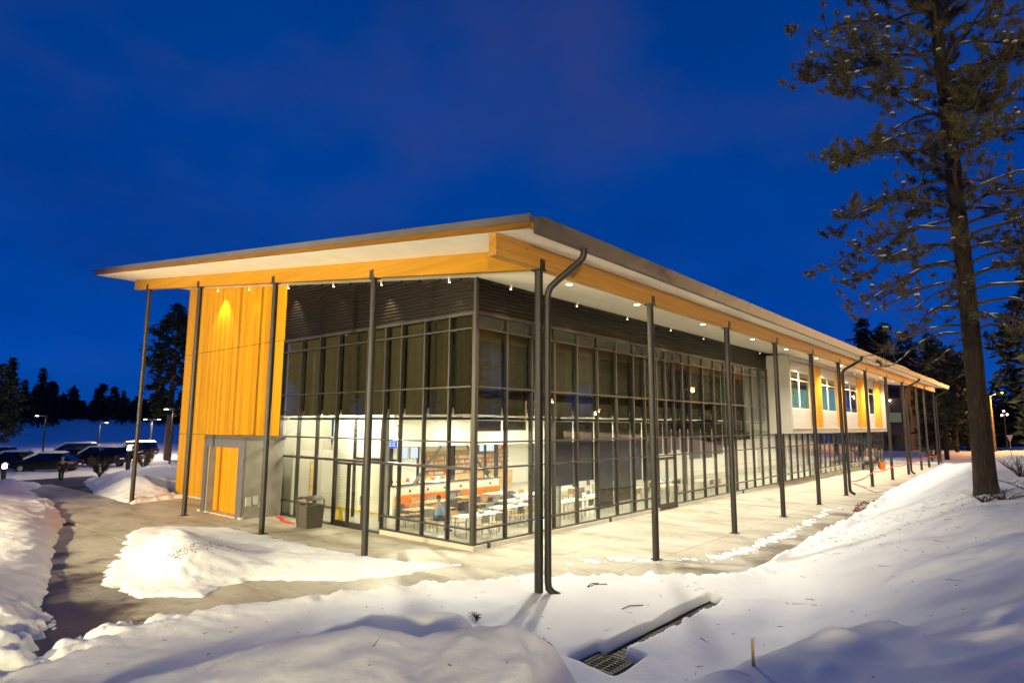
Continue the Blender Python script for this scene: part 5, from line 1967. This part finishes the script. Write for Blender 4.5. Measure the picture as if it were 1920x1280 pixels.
street_lamp(-21.5, 21.0, 5.6, 1.2, 0, 'warm lamp west of the path that lights the timber wall', 25500, None, M_lens_white, (1.0, .86, .52), (0, 18, 2.5), 84)
t = thing('path_lamp', (-17.2, -7.2, zg(-17.2, -7.2)), 'path lamp left of the viewer that lights the near snow pile', 'path lamp')
z = zg(-17.2, -7.2)
MB().lathe([(.09, -.2), (.07, 3.6)], (-17.2, -7.2, z), 10).build('pole', M_mull, t, True)
MB().lathe([(.12, 3.82), (.28, 3.72), (.28, 3.66)], (-17.2, -7.2, z), 12).build('lamp_head', M_mull, t, True)
MB().lathe([(.24, 3.655), (.20, 3.61)], (-17.2, -7.2, z), 12).build('lens', M_lens_white, t)
lamp('bulb', 'SPOT', (-17.2, -7.2, z + 3.55), 800, (1.0, .84, .5), t, (-14.5, -2.0, z), .12, 165, .5)
# white lamp cluster beyond the road
x, y = stand(1884, 120)
z = zg(x, y)
t = thing('street_lamp', (x, y, z), 'black lamp post with a cluster of white globes beyond the road', 'street lamp')
MB().path([(x, y, z), (x, y, z + 5.6)], [.1, .07], 8).build('pole', M_mull, t, True)
for k, (dx, dz) in enumerate(((0, 5.9), (-.35, 5.3), (.45, 5.4))):
    c = Vector((x, y, z + dz)) + Vector((r2.x, r2.y, 0)) * dx
    MB().lathe([(.03, -.14), (.11, -.08), (.13, .02), (.09, .11), (.02, .14)], tuple(c), 10).build('globe', M_lens, t, True)
lamp('bulb', 'POINT', (x, y, z + 6.6), 600, (1.0, .85, .6), t, size=.2)
# give way sign
x, y = stand(1890, 104)
z = zg(x, y)
t = thing('yield_sign', (x, y, z), 'pale triangular road sign on a thin post beside the far road', 'road sign')
MB().path([(x, y, z - .2), (x, y, z + 2.6)], .04, 6).build('post', M_box_grey, t)
d = Vector((r2.x, r2.y, 0)).normalized(); nn = Vector((-fwd.x, -fwd.y, 0)).normalized() * .03
P = [Vector((x, y, z + 2.65)) + nn * 1.5 - d * .45, Vector((x, y, z + 2.65)) + nn * 1.5 + d * .45, Vector((x, y, z + 1.75)) + nn * 1.5]
MB().add([*P, *[p - nn for p in P]], [(0, 1, 2), (5, 4, 3), (0, 3, 4, 1), (1, 4, 5, 2), (2, 5, 3, 0)]).build('sign_plate', M_white, t)

# ================================================================== CARS
def car_proto(suv, paint):
    t = thing('parked_car', (0, 0, 0), 'x', 'car', 'cars parked beyond the path')
    Ls = 4.6
    # lower body loft: x, half width, sill z, belt z
    hgt = .14 if suv else 0
    st = [(-2.3, .70, .42, .78), (-2.22, .82, .30, .88), (-1.6, .88, .24, .93), (-.6, .90, .22, .93), (.6, .90, .22, .92), (1.35, .88, .24, .86), (2.0, .84, .30, .76), (2.25, .74, .38, .66), (2.3, .66, .44, .58)]
    m = MB()
    vs = []
    for x, w, s_, b in st:
        b += hgt; s_ += hgt * .6
        vs += [(x, -w * .92, s_), (x, -w, s_ + (b - s_) * .5), (x, -w * .94, b), (x, -w * .6, b + .05), (x, w * .6, b + .05), (x, w * .94, b), (x, w, s_ + (b - s_) * .5), (x, w * .92, s_)]
    fs = []
    for i in range(len(st) - 1):
        for k in range(8):
            j = (k + 1) % 8
            fs.append((i * 8 + k, i * 8 + j, (i + 1) * 8 + j, (i + 1) * 8 + k))
    fs += [tuple(range(7, -1, -1)), tuple((len(st) - 1) * 8 + k for k in range(8))]
    m.add(vs, fs).build_local('body', paint, t, True)
    rz = 1.44 + (.26 if suv else 0)
    b = .95 + hgt
    x0, x1 = (-2.15, -1.95) if suv else (-1.95, -1.2)
    gl = MB()
    gl.hexa([(x0, -.83, b), (1.25, -.83, b), (1.25, .83, b), (x0, .83, b)], [(x1 + .02, -.64, rz - .03), (.35, -.64, rz - .03), (.35, .64, rz - .03), (x1 + .02, .64, rz - .03)])
    gl.build_local('window', M_carglass, t)
    ro = MB().hexa([(x1, -.66, rz - .028), (.38, -.66, rz - .028), (.38, .66, rz - .028), (x1, .66, rz - .028)], [(x1 + .1, -.56, rz + .03), (.22, -.56, rz + .03), (.22, .56, rz + .03), (x1 + .1, .56, rz + .03)])
    ro.build_local('roof', paint, t)
    sm = MB().hexa([(x1 - .05, -.68, rz + .032), (.5, -.68, rz + .032), (.5, .68, rz + .032), (x1 - .05, .68, rz + .032)], [(x1 + .15, -.5, rz + .19), (.25, -.5, rz + .16), (.25, .5, rz + .16), (x1 + .15, .5, rz + .19)])
    sm.hexa([(.42, -.66, rz - .05), (1.3, -.8, b + .03), (1.3, .8, b + .03), (.42, .66, rz - .05)], [(.45, -.6, rz + .13), (1.35, -.74, b + .15), (1.35, .74, b + .15), (.45, .6, rz + .13)])
    sm.build_local('snow_cap', M_snow, t, True)
    for x in (-1.45, 1.4):
        for y in (-.82, .82):
            w = MB().prism([(x + .33 * math.cos(a), .33 + .33 * math.sin(a)) for a in [k * math.pi / 9 for k in range(18)]], 'y', y - .10, y + .10).build_local('wheel', M_black, t)
            MB().prism([(x + .19 * math.cos(a), .33 + .19 * math.sin(a)) for a in [k * math.pi / 6 for k in range(12)]], 'y', y - .11, y + .11).build_local('rim', M_louvre, w)
    for y in (-.66, .66):
        MB().box(-2.315, -2.24, y - .12, y + .12, .72 + hgt, .86 + hgt).build_local('tail_lamp', M_tail, t)
        MB().box(2.20, 2.29, y - .12, y + .12, .58 + hgt, .68 + hgt).build_local('headlight', M_louvre, t)
    MB().box(-2.32, -2.28, -.25, .25, .55 + hgt, .66 + hgt).build_local('number_plate', M_white, t)
    return t


CARS = [(96, 62, 0, 2.5, M_car_dark, 'black parked car with a thick snow cap, nearest the path'), (190, 66, 1, 2.15, M_car_dark, 'dark parked off roader beside the leafy shrub'),
        (30, 66, 0, 2.6, M_car_blue, 'navy parked car at the left edge behind the bollard light'), (228, 74, 0, 2.3, M_car_red, 'maroon parked car farther right along the row'),
        (255, 78, 1, 2.3, M_car_dark, 'dark parked car partly behind the outer gable column'), (140, 78, 1, 2.5, M_car_blue, 'navy parked car in the second row with snow on top'), (-20, 70, 1, 2.5, M_car_dark, 'dark parked car cut by the left picture edge')]
protos = {}
for px, d, suv, rot, paint, lab in CARS:
    k = (suv, paint.name)
    o = copy_tree(protos[k]) if k in protos else car_proto(suv, paint)
    protos.setdefault(k, o)
    x, y = stand(px, d)
    o.location = (x, y, max(0.0, zg(x, y) - .04)); o.rotation_euler = (0, 0, rot); o['label'] = lab

# ================================================================== PEOPLE
def skin_part(name, verts, edges, rads, mat, parent, root=0):
    me = bpy.data.meshes.new(name)
    me.from_pydata(verts, edges, [])
    o = bpy.data.objects.new(name, me)
    link(o, parent)
    md = o.modifiers.new('skin', 'SKIN')
    lay = me.skin_vertices[0].data if me.skin_vertices else None
    if lay is None:
        me.attributes
    for i, rr in enumerate(rads):
        lay[i].radius = rr if isinstance(rr, tuple) else (rr, rr)
    lay[root].use_root = True
    o.modifiers.new('sub', 'SUBSURF').levels = 2
    o.modifiers['sub'].render_levels = 2
    me.materials.append(mat)
    return o


def head(t, c, s=1.0):
    m = MB()
    prof = [(.0, -.125), (.05, -.115), (.075, -.07), (.085, .0), (.088, .05), (.07, .10), (.03, .125), (0, .13)]
    m.lathe(prof, c, 14)
    m.add([(c[0] + .075, c[1] - .015, c[2] + .01), (c[0] + .075, c[1] + .015, c[2] + .01), (c[0] + .108, c[1], c[2] - .03), (c[0] + .078, c[1], c[2] - .04)], [(0, 1, 2), (0, 2, 3), (1, 3, 2), (0, 3, 1)])
    h = m.build_local('head', M_skin, t, True)
    hm = MB().lathe([(.093, -.01), (.098, .05), (.08, .11), (.035, .143), (0, .147)], (c[0] - .012, c[1], c[2]), 14)
    hm.build_local('hair', M_hair, t, True)
    for y in (-.032, .032):
        MB().lathe([(0, -.008), (.009, 0), (0, .008)], (c[0] + .083, c[1] + y, c[2] + .025), 6).build_local('eye', M_black, h)


def person(loc, rz, pose, top_mat, leg_mat, label):
    t = thing('person', loc, label, 'person')
    t.rotation_euler = (0, 0, rz)
    if pose == 'walk':
        hz = .92
        legs = {1: [(.0, .09, hz), (.16, .10, .50), (.22, .10, .09), (.36, .11, .05)], -1: [(.0, -.09, hz), (.02, -.10, .49), (-.26, -.10, .13), (-.16, -.11, .05)]}
        arms = {1: [(.0, .2, 1.42), (-.10, .25, 1.14), (-.02, .24, .90), (.02, .24, .82)], -1: [(.0, -.2, 1.42), (.08, -.25, 1.14), (.22, -.22, .94), (.27, -.21, .87)]}
        sz = 1.46
    else:
        hz = .55
        legs = {1: [(.0, .10, hz), (.42, .12, .52), (.40, .12, .10), (.54, .12, .05)], -1: [(.0, -.10, hz), (.42, -.12, .52), (.38, -.12, .10), (.52, -.12, .05)]}
        arms = {1: [(.04, .2, 1.02), (.14, .26, .78), (.40, .18, .80), (.48, .16, .80)], -1: [(.04, -.2, 1.02), (.14, -.26, .78), (.40, -.18, .80), (.48, -.16, .80)]}
        sz = 1.06
    # one continuous body, clothes as slightly larger skins over it
    v = [(0, 0, hz), (0, 0, (hz + sz) / 2), (0, 0, sz - .04), (.01, 0, sz + .06), (.02, 0, sz + .12)]
    e = [(0, 1), (1, 2), (2, 3), (3, 4)]
    rr = [(.13, .10), (.14, .10), (.15, .10), (.055, .055), (.05, .05)]
    for s in (1, -1):
        b = len(v); v += legs[s]; e += [(0, b), (b, b + 1), (b + 1, b + 2), (b + 2, b + 3)]; rr += [.085, .06, .04, .035]
        b = len(v); v += arms[s]; e += [(2, b), (b, b + 1), (b + 1, b + 2), (b + 2, b + 3)]; rr += [.055, .042, .032, .03]
    skin_part('body', v, e, rr, M_skin, t)
    v = [(0, 0, hz - .02), (0, 0, (hz + sz) / 2), (0, 0, sz - .03)]
    e = [(0, 1), (1, 2)]; rr = [(.16, .125), (.165, .125), (.17, .12)]
    for s in (1, -1):
        b = len(v); v += arms[s][:3]; e += [(2, b), (b, b + 1), (b + 1, b + 2)]; rr += [.075, .06, .048]
    skin_part('jacket', v, e, rr, top_mat, t)
    v = [(0, 0, hz)]; e = []; rr = [(.145, .115)]
    for s in (1, -1):
        b = len(v); v += legs[s][:3]; e += [(0, b), (b, b + 1), (b + 1, b + 2)]; rr += [.105, .075, .06]
    skin_part('trousers', v, e, rr, leg_mat, t)
    for s in (1, -1):
        a, b = Vector(legs[s][2]), Vector(legs[s][3])
        MB().path([a + Vector((-.06, 0, -.02)), b + Vector((-.06, 0, .005)), b + Vector((.06, 0, 0))], [.05, .052, .035], 8).build_local('shoe', M_black, t, True)
    head(t, (.03, 0, sz + .235))
    return t


x, y = stand(125, 54)
person((x, y, max(0, zg(x, y))), -2.0, 'walk', M_cloth_dark, M_cloth_dark, 'person in dark clothes walking away along the far end of the path')
person((4.75, 8.75, 0.0), -.3, 'sit', M_cloth_blue, M_denim, 'seated person in a pale blue top at the tables behind the glass corner')
t = thing('dining_chair', (4.75, 8.75, 0), 'plain seat under the person in the pale blue top', 'chair')
MB().box(4.5, 4.98, 8.52, 8.98, .40, .45).build('seat', M_oak, t)
for dx in (4.53, 4.95):
    for dy in (8.55, 8.95):
        MB().path([(dx, dy, .013), (dx, dy, .399)], .014, 6).build('leg', M_chrome, t)
person((37.2, 5.0, 4.70), -1.2, 'sit', M_cloth_red, M_cloth_dark, 'person with dark hair sitting behind the first timber bay window')
t = thing('office_chair', (37.2, 5.0, 4.03), 'dark office chair under the person behind the bay window', 'chair')
MB().box(36.95, 37.45, 4.75, 5.25, 5.08, 5.15).build('seat', M_dgrey, t)
MB().lathe([(.28, 0), (.05, .06), (.04, 1.05)], (37.2, 5.0, 4.035), 10).build('stand', M_dgrey, t)

# ================================================================== FAR BUILDING
x0, y0 = 102, 17
t = thing('far_building', (x0, y0, 0), 'dark three storey building with lit windows beyond the last columns', 'building')
ZB = 12.5
MB().box(x0, x0 + 26, y0 - 10.5, y0 + 30, -.5, ZB).build('wall', M_bricks, t)
MB().box(x0 - .5, x0 + 26.5, y0 - 11, y0 + 30.5, ZB + .003, ZB + .5).build('roof', M_mull, t)
M_dimwin = emis('lit office window', (0.75, 0.85, 0.55), 0.13)
M_darkwin = plain('dark window glass', (0.02, 0.022, 0.03), 0.1)
k = 0
for z in (1.2, 4.8, 8.6):
    for i in range(7):
        yy = y0 - 9.5 + i * 4.6
        f = MB().box(x0 - .06, x0 - .003, yy, yy + 2.4, z, z + 1.7).build('window_frame', M_mull, t)
        MB().box(x0 - .09, x0 - .061, yy + .1, yy + 2.3, z + .1, z + 1.6).build('pane', M_dimwin if (i, z) in ((0, 4.8), (2, 8.6), (1, 1.2), (4, 4.8)) else M_darkwin, f)
for yy, z in ((y0 - 8, 8.2), (y0 - 6.5, 4.5)):
    MB().lathe([(.12, 0), (.12, .2)], (x0 - .25, yy, z), 8).build('wall_lamp', M_lens_white, t)

# snow lying on the far half of the roof behind the gutter
m = MB()
n = 60
for k in range(n):
    a, b = 40 + (RX1 - 40.3) * k / n, 40 + (RX1 - 40.3) * (k + 1) / n
    def hh(x): return .10 + .24 * abs(math.sin(x * .22) * math.sin(x * .093 + 1))
    y1, y2 = -1.0, 6.0
    b_ = [(a, y1, zsof(y1) + .337), (b, y1, zsof(y1) + .337), (b, y2, zsof(y2) + .337), (a, y2, zsof(y2) + .337)]
    t_ = [(a, y1 + .1, zsof(y1) + .337 + hh(a)), (b, y1 + .1, zsof(y1) + .337 + hh(b)), (b, y2, zsof(y2) + .337 + hh(b) * 1.4), (a, y2, zsof(y2) + .337 + hh(a) * 1.4)]
    m.hexa(b_, t_)
tag(m.build('roof_snow', M_snow, roof, True), kind='stuff')
